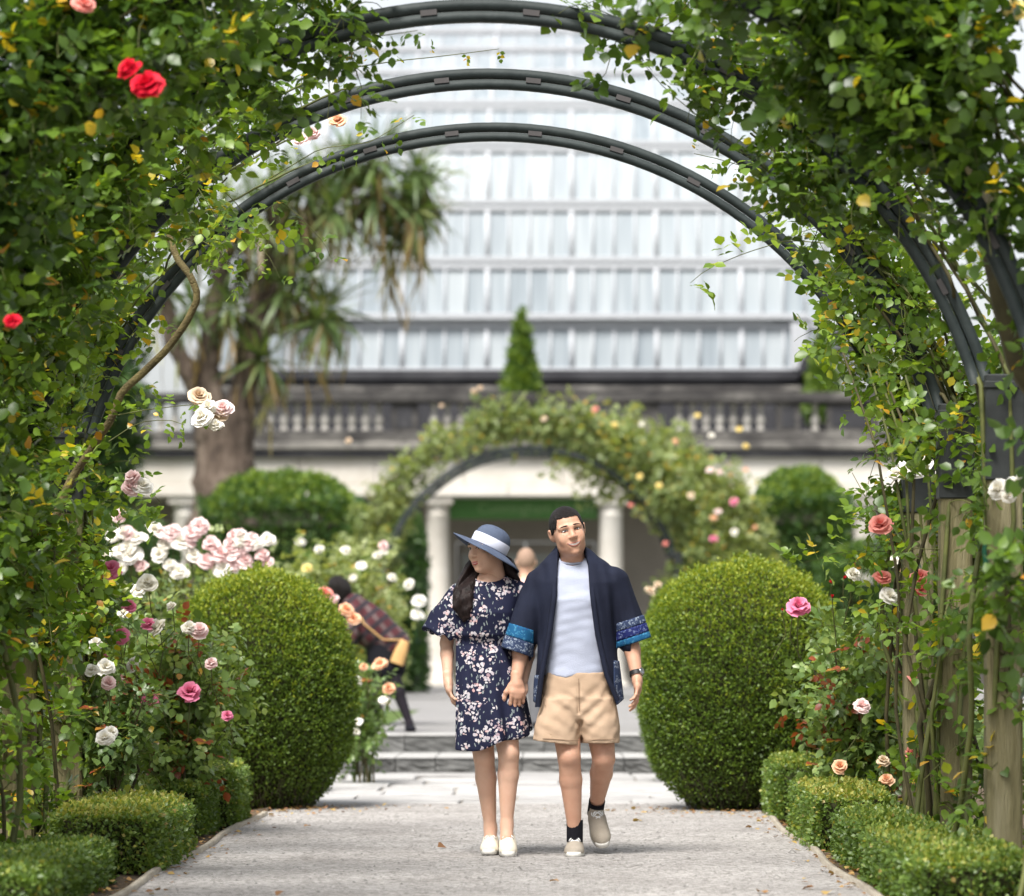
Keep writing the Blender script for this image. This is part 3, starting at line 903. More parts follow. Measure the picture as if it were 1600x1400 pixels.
# ------------------------------------------------------------------ roses
def climbing_rose(Y, side, seed, label, th_end, dens, ncane=5, leafn=130, size=.050, base_t=.40, yellow=.05, z0=0, cx=AX, inward=0.5, group='climbing roses on the arches', mat=None, five=True, shoot_len=(.22, .6), lowcane=M_twig, lmesh=None, toward=0.35, reach=1.0, roff=(-.02, .2), low_in=.45, arc_low=1.0):
    """canes rise along the post and follow the hoop to th_end (degrees from the spring side); dens: shoots per metre (low, mid, arc)"""
    g = rng(seed)
    bx_ = cx + side * 2.28
    t = thing('climbing_rose', (bx_, Y + .1, z0), label, 'climbing rose', group)
    P, D, twigs = [], [], []
    for c in range(ncane):
        u0 = side * (2.22 + g.uniform(-.28, .18))
        y0 = Y + g.uniform(-.22, .32)
        r = AR + g.uniform(*roff)
        te = R(th_end) * g.uniform(.72, 1.06) if c else R(th_end)
        A = np.linspace(TH0, te, 18)
        ctrl = [(cx + u0, y0, z0), (cx + side * (2.18 + g.uniform(-.14, .16)), Y + g.uniform(-.15, .2), z0 + 1.1)]
        arc = [(cx + side * r * math.cos(a), Y + g.uniform(-.1, .14), z0 + AZC + r * math.sin(a)) for a in A]
        pts = wander(g, resample(np.array(ctrl + arc), .1), .05)
        v, f = tube_arrays(pts, g.uniform(.010, .018), .005, 6)
        obj('cane', v, f, lowcane if c % 2 else M_greencane, t, smooth=True)
        s = poly_len(pts)
        tt = norm(np.gradient(pts, axis=0))
        for i in range(len(pts) - 1):
            z = pts[i, 2] - z0
            a = math.atan2(z - AZC, side * (pts[i, 0] - cx))
            fr = max(0, (a - TH0)) / (R(th_end) - TH0) if z > SPRING else 0
            dn = dens[0] if z < .95 else (dens[1] if z < SPRING else dens[2] * (1 - .55 * fr ** 2) * (arc_low if fr < .42 else 1))
            n = g.poisson(dn * .1)
            for _ in range(n):
                rad = np.array([side * math.cos(a), 0, math.sin(a)]) if z > SPRING else np.array([side, 0, .25])
                io = 1 if g.random() > inward else -1
                d = rad * io * g.uniform(.3, 1) + np.array([g.normal(0, .45), g.normal(-toward, .6), g.normal(.1, .4)]) + tt[i] * .4
                L = g.uniform(*shoot_len) * (reach if io < 0 else 1)
                if z < 1.35 and io < 0: L = max(.12, L * low_in)
                sp = shoot_pts(g, pts[i], d, L, .10 if io > 0 else .16)
                sp[:, 2] = np.maximum(sp[:, 2], z0 + .08)
                twigs.append(tube_arrays(sp, .0035, .0015, 3))
                P.append(sp[1:]); D.append(np.gradient(sp, axis=0)[1:])
    bt = []
    P_, D_ = np.vstack(P), np.vstack(D)
    lp, ld, ln, ls = compound(g, P_, D_, size, five)
    m = len(P_)
    shade = np.repeat(g.normal(0, .10, len(P)), [len(p) for p in P])
    shade = np.tile(shade, len(lp) // m)
    tn = tints(g, len(lp), base_t, .11, yellow)
    tn = np.where(tn < .85, np.clip(tn + shade, 0, .84), tn)
    foliage_obj('foliage', [leaves(lp, ld, ln, ls, tn)], mat or M_rose, t)
    v, f = merge(twigs)
    obj('twigs', v, f, M_greencane, t, kind='stuff')
    if leafn:
        put_leaf_objects(g, t, P_, lmesh or LEAFSET, leafn)
    return t

CR = {}
# left side, nearest first
CR['L4'] = climbing_rose(ARCH_Y[3], -1, 101, 'dark leafed climbing rose with a double red bloom, out of focus, at the left edge', 74, (3, 20, 20), 5, 150, .074, .30, .03, inward=0.5)
CR['L3'] = climbing_rose(ARCH_Y[2], -1, 102, 'dense climbing rose across the upper left corner, behind the red bloom', 80, (4, 24, 19), 5, 170, .066, .44, .04, inward=0.35)
CR['L2'] = climbing_rose(ARCH_Y[1], -1, 103, 'climbing rose on the left post with a thick crooked old stem', 74, (7, 20, 8), 5, 170, .062, .54, .04, inward=0.25, toward=.15, arc_low=1.6)
CR['L1'] = climbing_rose(ARCH_Y[0], -1, 104, 'light green climbing rose on the left of the lowest arc', 66, (7, 15, 4), 5, 170, .058, .62, .05, inward=0.15, toward=.1, arc_low=2.4)
# right side
CR['R4'] = climbing_rose(ARCH_Y[3], 1, 111, 'dark green climbing rose hanging over the upper right corner', 76, (1, 2, 30), 6, 240, .076, .33, .015, inward=0.72, reach=1.1, arc_low=.12, roff=(-.02, .55))
CR['R3'] = climbing_rose(ARCH_Y[2], 1, 112, 'climbing rose over the right post that carries a green tie', 74, (2, 3, 15), 5, 190, .066, .42, .03, inward=0.45, arc_low=.14, toward=.15)
CR['R2'] = climbing_rose(ARCH_Y[1], 1, 113, 'climbing rose of many bare upright canes at the second right post', 56, (2, 3.5, 6), 8, 190, .062, .54, .05, inward=0.3, arc_low=.5, toward=.1)
CR['R1'] = climbing_rose(ARCH_Y[0], 1, 114, 'bright yellow green climbing rose at the right foot of the lowest arc', 42, (3, 4, 4.5), 7, 190, .060, .60, .06, inward=0.3, toward=.05)

def old_stem(parent, pix, Y, r0, r1, mat=M_oldcane):
    p = resample(np.array([at(x, y, Y + dy) for x, y, dy in pix]), .05)
    p = wander(rng(3), p, .012)
    v, f = tube_arrays(p, r0, r1, 8)
    return obj('old_stem', v, f, mat, parent, smooth=True)
old_stem(CR['L2'], [(60, 860, .1), (130, 730, .1), (172, 655, 0), (190, 610, 0), (225, 580, 0), (262, 545, 0), (292, 505, 0), (312, 465, 0), (300, 432, 0), (278, 405, .05), (262, 360, .1)], 19.0, .022, .018, M_oldcane)
old_stem(CR['R4'], [(1690, 700, 0), (1610, 560, 0), (1570, 450, 0), (1555, 380, .1), (1540, 300, .2), (1480, 180, .2)], 14.9, .085, .05, M_twig)
old_stem(CR['L3'], [(230, 60, 0), (150, 120, 0), (40, 230, .1), (-30, 330, .2)], 16.6, .024, .02)
# single shoots that stand clear of the mass
def spray(parent, pix, Y, seed, size=.042, base=.6, yellow=.05, step=.045, start=0.0, r=.0032, lm=None):
    g = rng(seed)
    p = resample(np.array([at(x, y, Y) for x, y in pix]), step)
    v, f = tube_arrays(p, r, r * .5, 4)
    obj('stem', v, f, M_greencane, parent)
    i0 = int(len(p) * start)
    q, d = p[i0:], np.gradient(p, axis=0)[i0:]
    lp, ld, ln, ls = compound(g, q, d, size)
    foliage_obj('spray_foliage', [leaves(lp, ld, ln, ls, tints(g, len(lp), base, .1, yellow))], M_rose, parent)
spray(CR['L1'], [(175, 650), (230, 640), (300, 632), (325, 635)], 19.6, 31, .05, .60, 0, .06)
spray(CR['L1'], [(170, 690), (215, 660), (262, 655), (300, 668)], 19.5, 32, .05, .60, .1, .07)
spray(CR['R1'], [(1290, 380), (1230, 375), (1165, 395), (1105, 420), (1075, 445)], 19.8, 33, .070, .66, 0, .075, .0)
spray(CR['R2'], [(1260, 270), (1180, 265), (1110, 245), (1060, 235)], 18.4, 34, .035, .5, .2, .11, .2)
spray(CR['R3'], [(1240, 300), (1120, 205), (1040, 140), (980, 70)], 16.3, 35, .05, .5, .1, .08, .1)
spray(CR['L2'], [(520, 110), (620, 95), (690, 88), (790, 75)], 18.3, 36, .032, .5, .5, .16, .1)
spray(CR['L3'], [(480, 80), (560, 60), (640, 50), (665, 45)], 16.4, 37, .05, .4, .1, .06, 0)
spray(CR['L1'], [(420, 280), (500, 232), (580, 222), (655, 175)], 19.9, 38, .046, .56, .12, .07, 0)
spray(CR['L1'], [(300, 330), (380, 360), (420, 400), (440, 440)], 19.9, 39, .046, .62, .05, .06, 0)
spray(CR['L1'], [(270, 350), (340, 390), (370, 430), (375, 465)], 19.8, 40, .046, .6, .05, .06, 0)
spray(CR['R1'], [(1480, 1010), (1420, 900), (1360, 790), (1310, 700)], 19.4, 41, .03, .4, 0, .5, .8)
for i, (x0_, x1_, lean) in enumerate([(1430, 1365, 0), (1450, 1395, 5), (1465, 1420, -4), (1490, 1440, 6), (1500, 1470, 0), (1440, 1410, 8)]):
    p = resample(np.array([at(x0_, 1300, 19.3), at((x0_ + x1_) / 2 + lean, 950, 19.25), at(x1_ + 4, 700, 19.3), at(x1_ - 50, 520, 19.5)]), .1)
    v, f = tube_arrays(wander(rng(400 + i), p, .02), .010 + .002 * (i % 3), .006, 6)
    obj('cane', v, f, M_greencane if i % 2 else M_twig, CR['R2'], smooth=True)
for x, y, c, s, y_, k in [(230, 140, 'red', 1.3, 13.6, 'L4'), (204, 113, 'red', .9, 13.65, 'L4'), (20, 505, 'red', .7, 13.7, 'L4'), (130, 10, 'coral', .8, 13.8, 'L4'),
                       (310, 622, 'faded', 1.1, 19.5, 'L1'), (325, 640, 'white', 1.1, 19.45, 'L1'), (345, 650, 'faded', 1.0, 19.5, 'L1'), (318, 655, 'white', 1.1, 19.4, 'L1'), (338, 668, 'white', .9, 19.4, 'L1'), (348, 640, 'pale', 1.0, 19.5, 'L1'),
                       (210, 750, 'pale', 1.1, 19.0, 'L2'), (203, 765, 'pale', 1.2, 19.0, 'L2'), (222, 762, 'white', 1.0, 19.0, 'L2'), (528, 192, 'peach', .9, 19.6, 'L1'), (490, 212, 'pale', 1.0, 19.7, 'L1'), (470, 220, 'pale', .9, 19.7, 'L1'),
                       (1585, 18, 'yellow', .9, 14.2, 'R4'), (1562, 768, 'white', 1.1, 15.8, 'R3'), (1588, 760, 'white', 1.0, 15.8, 'R3'), (1575, 778, 'white', .8, 15.75, 'R3'), (1400, 745, 'white', 1.0, 19.3, 'R1'), (1425, 735, 'white', 1.3, 19.3, 'R1'), (1440, 728, 'white', 1.1, 19.35, 'R1'),
                       (1376, 823, 'coral', 1.1, 18.8, 'R1'), (1438, 905, 'coral', 1.1, 19.0, 'R2'), (1435, 925, 'coral', 1.0, 19.0, 'R2'), (165, 1157, 'white', 1.0, 17.4, 'L2'), (172, 1147, 'white', .8, 17.5, 'L2'), (170, 1070, 'pale', 1.0, 18.6, 'L1'), (145, 1050, 'white', .8, 18.6, 'L1')]:
    bloom(CR[k], at(x, y, y_), c, s * .82, face=.9)

def rose_bush(name_label, px0, px1, py0, py1, Y, depth, seed, blooms=(), ncane=9, shoots=80, size=.042, base=.42, red=.06, mat=None, leafn=80, z0=0.0, group='rose bushes in the beds', low=.30, cat='rose bush', stems=True):
    """canes fan out from one foot; leafy shoots fill the box given by the pixel bounds at distance Y"""
    g = rng(seed)
    a, b = at(px0, py1, Y), at(px1, py0, Y)
    cxm = (a[0] + b[0]) / 2
    hw, top = (b[0] - a[0]) / 2, b[2]
    t = thing('rose_bush', (cxm, Y, z0), name_label, cat, group)
    P, D, tw = [], [], []
    for c in range(ncane):
        e = np.array([cxm + g.uniform(-.75, .75) * hw, Y + g.uniform(-.7, .7) * depth, z0 + (top - z0) * g.uniform(.6, .97)])
        s = np.array([cxm + g.normal(0, .18) * hw, Y + g.normal(0, .1), z0])
        mid = (s + e) / 2 + np.array([(s[0] - e[0]) * .2, 0, .1])
        p = wander(g, resample(np.array([s, mid, e]), .05), .02)
        if stems:
            v, f = tube_arrays(p, g.uniform(.007, .013), .004, 5)
            obj('cane', v, f, M_twig if c % 3 else M_greencane, t, smooth=True)
        n = max(1, shoots // ncane)
        for i in range(n):
            q = p[int(len(p) * g.uniform(low, .98))]
            d = np.array([g.normal(0, .8), g.normal(-.1, .8), g.normal(.5, .5)])
            sp = shoot_pts(g, q, d, g.uniform(.14, .38) * min(1.3, hw / .45), .04)
            sp[:, 2] = np.maximum(sp[:, 2], z0 + .06)
            tw.append(tube_arrays(sp, .003, .0015, 3))
            P.append(sp[1:]); D.append(np.gradient(sp, axis=0)[1:])
    P_, D_ = np.vstack(P), np.vstack(D)
    lp, ld, ln, ls = compound(g, P_, D_, size)
    m = len(P_)
    # shoots: some whole shoots carry red young leaves
    sid = np.repeat(np.arange(len(P)), [len(p) for p in P])
    redsh = g.random(len(P)) < red
    sh = g.normal(0, .10, len(P))
    tn = np.clip(base + g.normal(0, .12, len(lp)) + np.tile(sh[sid], 5), 0, .83)
    rr = np.tile(redsh[sid], 5)
    tn[rr] = g.uniform(.86, .96, rr.sum())
    y = g.random(len(lp)) < .012
    tn[y] = g.uniform(.97, 1, y.sum())
    foliage_obj('foliage', [leaves(lp, ld, ln, ls, tn)], mat or M_bushleaf, t)
    v, f = merge(tw)
    obj('twigs', v, f, M_greencane, t, kind='stuff')
    if leafn:
        put_leaf_objects(g, t, P_, BUSHSET, leafn)
    for bl in blooms:
        x, y_, c, s = bl[:4]
        yy = Y - depth * 1.15 - .28 + (bl[4] if len(bl) > 4 else 0)
        pt = at(x, y_, yy)
        bloom(t, pt, c, s * .86, bud=len(bl) > 5, face=.8)
        st_ = np.array([pt, pt + (g.normal(0, .02), .04, -.12), pt + (g.normal(0, .04), .12, -.25)])
        v, f = tube_arrays(st_, .003, .003, 4)
        obj('flower_stem', v, f, M_greencane, t)
    return t

B1 = [(160, 1030, 'pink', .9), (330, 1040, 'pale', .9), (210, 1040, 'white', .8), (355, 1120, 'pink', .7), (120, 1075, 'pink', .9), (172, 893, 'pink', 1.1), (186, 996, 'pink', 1.25), (203, 950, 'pink', .9), (236, 1098, 'pink', 1.2), (297, 1085, 'pink', 1.35), (250, 983, 'white', 1.25), (232, 978, 'pink', .9), (295, 985, 'white', 1.0), (312, 988, 'pale', 1.1),
      (232, 915, 'white', 1.3), (248, 1078, 'pink', .6, -.05, 1), (270, 950, 'white', .7), (105, 1108, 'pink', .7), (140, 905, 'white', 1.0), (240, 1165, 'faded', .5), (130, 1215, 'faded', .7)]
rose_bush('rose bush with bright pink blooms in front of the left topiary ball', 110, 405, 985, 1250, 21.2, .45, 201, B1, 12, 180, .055, .60, .10, leafn=160)
rose_bush('tall narrow rose bush with white and pink blooms against the left climbers', 90, 265, 900, 1250, 22.4, .35, 211, [(215, 925, 'white', 1.0), (160, 930, 'pink', .8), (195, 960, 'white', .9), (120, 985, 'pink', .7)], 8, 80, .050, .55, .05, leafn=50)
B1b = [(150, 1010, 'white', .9), (165, 1045, 'white', 1.0), (125, 960, 'peach', .7)]
rose_bush('leggy rose bush standing between the left post and the pink roses', 95, 260, 1000, 1330, 20.0, .35, 202, B1b, 10, 70, .050, .42, .06, leafn=80, low=.45)
gB = rng(5)
B2 = [(x, y, c, s) for x, y, c, s in [(205, 870, 'white', 1.5), (240, 830, 'white', 1.4), (262, 838, 'pale', 1.4), (300, 835, 'pale', 1.6), (312, 825, 'pale', 1.5), (280, 850, 'white', 1.4), (250, 868, 'white', 1.3), (330, 855, 'pale', 1.5), (345, 870, 'pale', 1.6), (320, 880, 'pale', 1.5), (375, 850, 'white', 1.5), (400, 852, 'white', 1.3), (410, 870, 'pale', 1.3), (350, 890, 'white', 1.3), (186, 808, 'pale', 1.2), (175, 840, 'white', 1.2), (215, 845, 'white', 1.3), (300, 870, 'white', 1.2), (380, 880, 'pale', 1.4), (160, 870, 'white', 1.3), (305, 838, 'deep', .8), (265, 885, 'white', 1.2), (190, 890, 'white', 1.2)]]
_g2 = rng(77)
B2 += [(float(_g2.uniform(170, 425)), float(_g2.uniform(832, 900)), ['pale', 'white', 'pale'][k % 3], float(_g2.uniform(.9, 1.4))) for k in range(26)]
rose_bush('wide rose bush full of pale pink and white blooms beyond the left topiary ball', 140, 440, 800, 1100, 28.0, .7, 203, B2, 10, 150, .055, .5, .03, M_paleleaf, leafn=60)
B3 = [(540, 862, 'white', 1.1), (500, 860, 'white', 1.0), (590, 870, 'white', 1.1), (598, 855, 'pale', 1.2), (612, 905, 'white', 1.0), (640, 915, 'white', 1.2), (654, 940, 'white', 1.2), (652, 962, 'white', 1.1), (565, 885, 'white', .9), (480, 890, 'yellow', 1.0), (600, 862, 'white', 1.0), (553, 905, 'white', .9)]
rose_bush('airy pale green bush dotted with small white blooms behind the bending person', 440, 645, 845, 1135, 37.5, 1.0, 204, B3, 12, 340, .06, .74, .0, M_paleleaf, leafn=40, z0=TZ)
B4 = [(508, 930, 'coral', 1.2), (520, 938, 'pale', 1.0), (540, 955, 'peach', 1.2), (552, 968, 'peach', 1.1), (595, 1040, 'peach', 1.1), (608, 1078, 'peach', 1.1), (568, 1043, 'peach', .7), (556, 1065, 'white', .9), (600, 1095, 'white', .7), (555, 1145, 'white', .8), (560, 1130, 'white', .7)]
rose_bush('small peach blooming rose bush tucked behind the left topiary ball', 515, 612, 1040, 1215, 29.0, .35, 205, B4, 8, 80, .056, .45, .02, leafn=50)
B5 = [(1248, 952, 'pink', 1.35), (1346, 1106, 'pale', 1.0), (1330, 900, 'white', .9), (1388, 935, 'white', 1.0), (1378, 905, 'coral', 1.0), (1312, 1200, 'peach', .9), (1385, 1220, 'peach', .8), (1425, 1178, 'coral', .9), (1432, 1062, 'coral', 1.0), (1380, 1192, 'faded', .8), (1455, 1262, 'red', .8), (1300, 935, 'red', .5, 0, 1), (1238, 962, 'red', .4, 0, 1), (1222, 955, 'red', .4, 0, 1)]
rose_bush('loose rose bush with one big pink bloom in front of the right topiary ball', 1240, 1470, 960, 1260, 20.8, .5, 206, B5, 12, 190, .056, .60, .06, leafn=160)
B6 = [(1300, 912, 'red', .5, 0, 1), (1318, 905, 'red', .5, 0, 1), (1345, 915, 'red', .4, 0, 1), (1395, 880, 'white', .9), (1420, 900, 'peach', 1.0)]
rose_bush('rose bush with red buds standing behind the right bed of roses', 1310, 1490, 930, 1240, 22.6, .4, 207, B6, 8, 90, .055, .45, .10, leafn=60)
rose_bush('small rose bush by the right steps below the far arch post', 985, 1070, 900, 1150, 36.0, .4, 208, [(1015, 925, 'faded', 1.0), (1028, 915, 'faded', .8), (1040, 935, 'pale', .7)], 5, 40, .05, .55, .05, M_paleleaf, leafn=0, z0=TZ)

# roses over the far arch
fcx = at(829, 0, FAR_Y)[0]
FR = climbing_rose(FAR_Y, 1, 121, 'dense rose over the right side and crown of the far arch', 112, (14, 22, 11), 7, 0, .085, .45, .06, z0=TZ, cx=fcx, inward=.0, toward=-.3, roff=(.14, .42), group='roses on the far arch', mat=M_paleleaf, shoot_len=(.2, .62), reach=.8)
FL = climbing_rose(FAR_Y + .8, -1, 122, 'thin rose over the left side of the far arch', 96, (3, 2, 8), 5, 0, .08, .55, .03, z0=TZ, cx=fcx, inward=.0, toward=-.2, roff=(.15, .45), group='roses on the far arch', mat=M_paleleaf, shoot_len=(.2, .6))
FO = climbing_rose(FAR_Y + 1.6, 1, 123, 'outer spreading rose to the right of the far arch with pink blooms', 100, (20, 30, 20), 7, 0, .085, .6, .04, z0=TZ, cx=fcx + .9, inward=.2, group='roses on the far arch', mat=M_paleleaf, shoot_len=(.4, 1.0))
for x, y, c, s in [(960, 665, 'yellow', 1.4), (1003, 664, 'white', 1.3), (1112, 682, 'white', 1.5), (1155, 672, 'yellow', 1.5), (1165, 698, 'yellow', 1.4), (1147, 785, 'pink', 1.8), (1115, 843, 'pink', 1.8), (1148, 832, 'white', 1.7), (1080, 775, 'faded', 1.4), (1110, 735, 'pale', 1.3), (1125, 738, 'pale', 1.3), (1165, 735, 'peach', 1.2), (1115, 810, 'peach', 1.4), (1122, 800, 'pale', 1.2), (985, 790, 'coral', 1.1), (1040, 850, 'coral', 1.1), (1180, 825, 'peach', 1.2), (740, 612, 'faded', 1.3), (750, 607, 'faded', 1.3), (1000, 745, 'yellow', 1.3), (1030, 760, 'yellow', 1.4), (930, 640, 'coral', 1.2), (1090, 650, 'yellow', 1.2), (1055, 690, 'peach', 1.3), (850, 655, 'faded', 1.1), (690, 635, 'faded', 1.1)]:
    bloom(FR if x < 1090 else FO, at(x, y, FAR_Y - .8), c, s * .6, face=.9)
rose_bush('wispy rose growing left of the far arch', 540, 640, 700, 1050, 58.0, .6, 209, [(545, 690, 'faded', 1.0)], 7, 50, .08, .55, .02, M_paleleaf, leafn=0, z0=TZ)
rose_bush('low pale rose bush behind the white blooms and the big left hedge', 430, 600, 830, 1060, 50.0, .8, 210, [(470, 850, 'white', 1.2)], 8, 90, .07, .45, .02, M_paleleaf, leafn=0, z0=TZ)

# ------------------------------------------------------------------ clipped shrubs
def clipped(name, label, cat, base, sample, n, size, mat, seed, core, tuft=.02, base_t=.45, top_t=.3, group=None, tv=LEAF6_V, tf=LEAF6_F, up=.5, width=1.0, trunk=None, yellow=.0, lump=0.0, thin=False):
    """sample(g, n) gives surface points and outward normals in world space; core: verts, faces of the added light-blocking inside"""
    g = rng(seed)
    t = thing(name, base, label, cat, group)
    Pp, Nn = sample(g, n)
    big = np.sin(Pp[:, 0] * 9 + Pp[:, 1] * 7.3 + seed) * np.sin(Pp[:, 1] * 5.1 + seed * 2) + .5 * np.sin(Pp[:, 1] * 14 + Pp[:, 2] * 12)
    clump = np.sin(Pp[:, 0] * 37 + seed) * np.sin(Pp[:, 1] * 31 + 2) * np.sin(Pp[:, 2] * 41 + 1) + .6 * np.sin(Pp[:, 0] * 13 + Pp[:, 2] * 17 + seed)
    Pp = Pp + Nn * (big * lump + g.normal(0, tuft, n) + clump * tuft * .55 - tuft * .6)[:, None]
    D = norm(Nn * .7 + g.normal(0, .55, (n, 3)) + np.array([0, 0, up * .6]))
    N = norm(Nn * .5 + g.normal(0, .6, (n, 3)) + np.array([0, 0, .5]))
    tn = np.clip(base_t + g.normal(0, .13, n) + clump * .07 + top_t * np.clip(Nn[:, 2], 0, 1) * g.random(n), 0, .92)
    if yellow:
        yy = g.random(n) < yellow
        tn[yy] = g.uniform(.9, 1, yy.sum())
    if thin:                              # the shaded skirt of the shrub carries fewer leaves, so its twigs show
        z01 = (Pp[:, 2] - Pp[:, 2].min()) / np.ptp(Pp[:, 2])
        keep = g.random(n) < np.clip(.22 + z01 * 2.6, 0, 1)
        Pp, D, N, tn = Pp[keep], D[keep], N[keep], tn[keep]
        n = len(Pp)
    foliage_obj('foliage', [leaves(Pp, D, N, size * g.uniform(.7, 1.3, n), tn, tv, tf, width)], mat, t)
    obj('light_block_core', core[0], core[1], M_core, t, smooth=True)  # solid dark core, added to stop light passing through the leaves
    return t

def lathe_sampler(c, prof):
    """points on a solid of revolution; prof: (radius, height) rows"""
    prof = np.array(prof, float)
    dr, dz = np.diff(prof[:, 0]), np.diff(prof[:, 1])
    ln = np.hypot(dr, dz)
    wgt = ln * (prof[1:, 0] + prof[:-1, 0]) / 2
    def f(g, n):
        k = g.choice(len(ln), n, p=wgt / wgt.sum())
        u = g.random(n)
        r = prof[k, 0] + dr[k] * u
        z = prof[k, 1] + dz[k] * u
        a = g.random(n) * 2 * math.pi
        nr, nz = dz[k] / ln[k], -dr[k] / ln[k]
        P = np.stack([c[0] + r * np.cos(a), c[1] + r * np.sin(a), c[2] + z], -1)
        return P, np.stack([nr * np.cos(a), nr * np.sin(a), nz], -1)
    return f

M_skirt = surf('skirt_twig', [(0.3, (0.06, 0.05, 0.035)), (0.7, (0.15, 0.125, 0.09))], 9, 0.9)
def ball(label, pxc, py_top, py_base, wpx, seed, Y=24.5):
    base = at(pxc, py_base, Y); base[2] = 0
    H = at(0, py_top, Y)[2]
    r = wpx / 2 * Y / FPX
    zs = np.linspace(0, 1, 26)
    prof = []
    for z in zs:
        # rounded head, widest a little under the middle, drawn in towards the foot
        t_ = (z - .47) / .53 if z > .47 else (.47 - z) / .505
        q = max(.02, 1 - min(t_, 1) ** (2.3 if z > .47 else 2.1)) ** (1 / 2.15)
        if z >= 1: q = 0
        prof.append((r * max(q, 0.0), z * H))
    s = lathe_sampler(base, prof)
    core = lathe_arrays([(max(a * .94 - .012, .001), b * .975 + .0) for a, b in prof], 24, base)
    t = clipped('topiary_ball', label, 'topiary', base, s, 80000, .021, M_ball, seed, core, .016, .38, .85, 'clipped topiary balls', up=.8, thin=True)  # yellower upper leaves: new growth, plus light from above put into the tint
    # bare twigs in the skirt
    g = rng(seed + 50)
    tw = []
    for i in range(420):
        aa = g.random() * 6.283; zz = g.uniform(.02, .34) * H
        rr = np.interp(zz, [b for a, b in prof], [a for a, b in prof])
        q0 = base + np.array([rr * .82 * math.cos(aa), rr * .82 * math.sin(aa), max(.01, zz - .10)])
        q1 = base + np.array([rr * 1.0 * math.cos(aa + g.normal(0, .06)), rr * 1.0 * math.sin(aa + g.normal(0, .06)), zz + .04])
        tw.append(tube_arrays(np.array([q0, (q0 + q1) / 2 + g.normal(0, .012, 3), q1]), .0035, .0015, 3))
    v, f = merge(tw)
    obj('twigs', v, f, M_skirt, t, kind='stuff')
    Pq, Nq = s(g, 900)                     # stray shoots that have grown since the last clipping
    up_ = Nq[:, 2] > -.1
    Pq, Nq = Pq[up_], Nq[up_]
    SP, SD = [], []
    for p0, n0 in zip(Pq, Nq):
        dd = norm(n0 * .6 + np.array([0, 0, .8]) + g.normal(0, .25, 3))
        for k in range(7):
            SP.append(p0 + dd * (.008 + .008 * k)); SD.append(dd + g.normal(0, .7, 3))
    SP, SD = np.array(SP), np.array(SD)
    foliage_obj('sprigs', [leaves(SP, SD, norm(np.array([0, 0, 1.]) + g.normal(0, .5, (len(SP), 3))), g.uniform(.014, .024, len(SP)), np.clip(g.normal(.72, .14, len(SP)), 0, 1), LEAF6_V, LEAF6_F)], M_ball, t)
    return t
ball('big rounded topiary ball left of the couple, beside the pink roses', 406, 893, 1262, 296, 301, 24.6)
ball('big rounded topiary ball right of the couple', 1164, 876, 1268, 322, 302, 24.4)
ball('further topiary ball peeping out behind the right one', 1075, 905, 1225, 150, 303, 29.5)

def box_sampler(lo, hi, rnd=.05):
    lo, hi = np.array(lo, float), np.array(hi, float)
    s = hi - lo
    areas = np.array([s[0] * s[1], s[0] * s[2], s[0] * s[2], s[1] * s[2], s[1] * s[2]])
    def f(g, n):
        k = g.choice(5, n, p=areas / areas.sum())
        P = lo + g.random((n, 3)) * s
        N = np.zeros((n, 3))
        for i, (ax, side) in enumerate(((2, 1), (1, 0), (1, 1), (0, 0), (0, 1))):
            m = k == i
            P[m, ax] = hi[ax] if side else lo[ax]
            N[m, ax] = 1 if side else -1
        c = (lo + hi) / 2
        q = (P - c) / (s / 2)
        # pull in the upright and upper arrises
        e = np.sort(np.abs(q), axis=1)
        pull = np.clip((e[:, 1] - .75) / .25, 0, 1) ** 2 * rnd
        dirc = norm((P - c) / s)
        P = P - dirc * pull[:, None]
        N = norm(N + dirc * np.clip((e[:, 1] - .7) / .3, 0, 1)[:, None])
        return P, N
    return f

def box_core(lo, hi, m=.02):
    lo, hi = np.array(lo) + m, np.array(hi) - m
    lo[2] -= m
    v = np.array([(x, y, z) for x in (lo[0], hi[0]) for y in (lo[1], hi[1]) for z in (lo[2], hi[2])])
    f = np.array([(0, 1, 3, 2), (4, 6, 7, 5), (0, 4, 5, 1), (2, 3, 7, 6), (0, 2, 6, 4), (1, 5, 7, 3)])
    return v, f

def hedge_block(label, x0, x1, y0, y1, h, seed, n=9000, base_t=.42, top_t=.35, group='low box hedge beside the path', yellow=.02, size=.022):
    lo, hi = (x0, y0, 0), (x1, y1, h)
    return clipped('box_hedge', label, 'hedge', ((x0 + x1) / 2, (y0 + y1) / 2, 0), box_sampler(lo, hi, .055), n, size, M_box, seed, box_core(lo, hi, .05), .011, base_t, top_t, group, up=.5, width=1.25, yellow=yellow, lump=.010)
LX0, LX1 = -2.24, -1.78
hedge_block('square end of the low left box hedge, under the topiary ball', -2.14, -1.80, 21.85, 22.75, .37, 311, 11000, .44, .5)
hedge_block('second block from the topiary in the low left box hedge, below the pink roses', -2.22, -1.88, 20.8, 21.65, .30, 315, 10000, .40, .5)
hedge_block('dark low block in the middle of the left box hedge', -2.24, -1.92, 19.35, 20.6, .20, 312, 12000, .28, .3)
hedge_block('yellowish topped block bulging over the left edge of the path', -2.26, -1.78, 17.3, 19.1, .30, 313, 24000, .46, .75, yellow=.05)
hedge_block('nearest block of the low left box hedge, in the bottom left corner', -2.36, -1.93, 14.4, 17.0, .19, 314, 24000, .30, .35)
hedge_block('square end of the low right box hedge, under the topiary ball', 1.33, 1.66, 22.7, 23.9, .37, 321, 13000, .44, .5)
hedge_block('second block from the topiary in the low right box hedge', 1.41, 1.72, 21.1, 22.5, .28, 325, 13000, .34, .35)
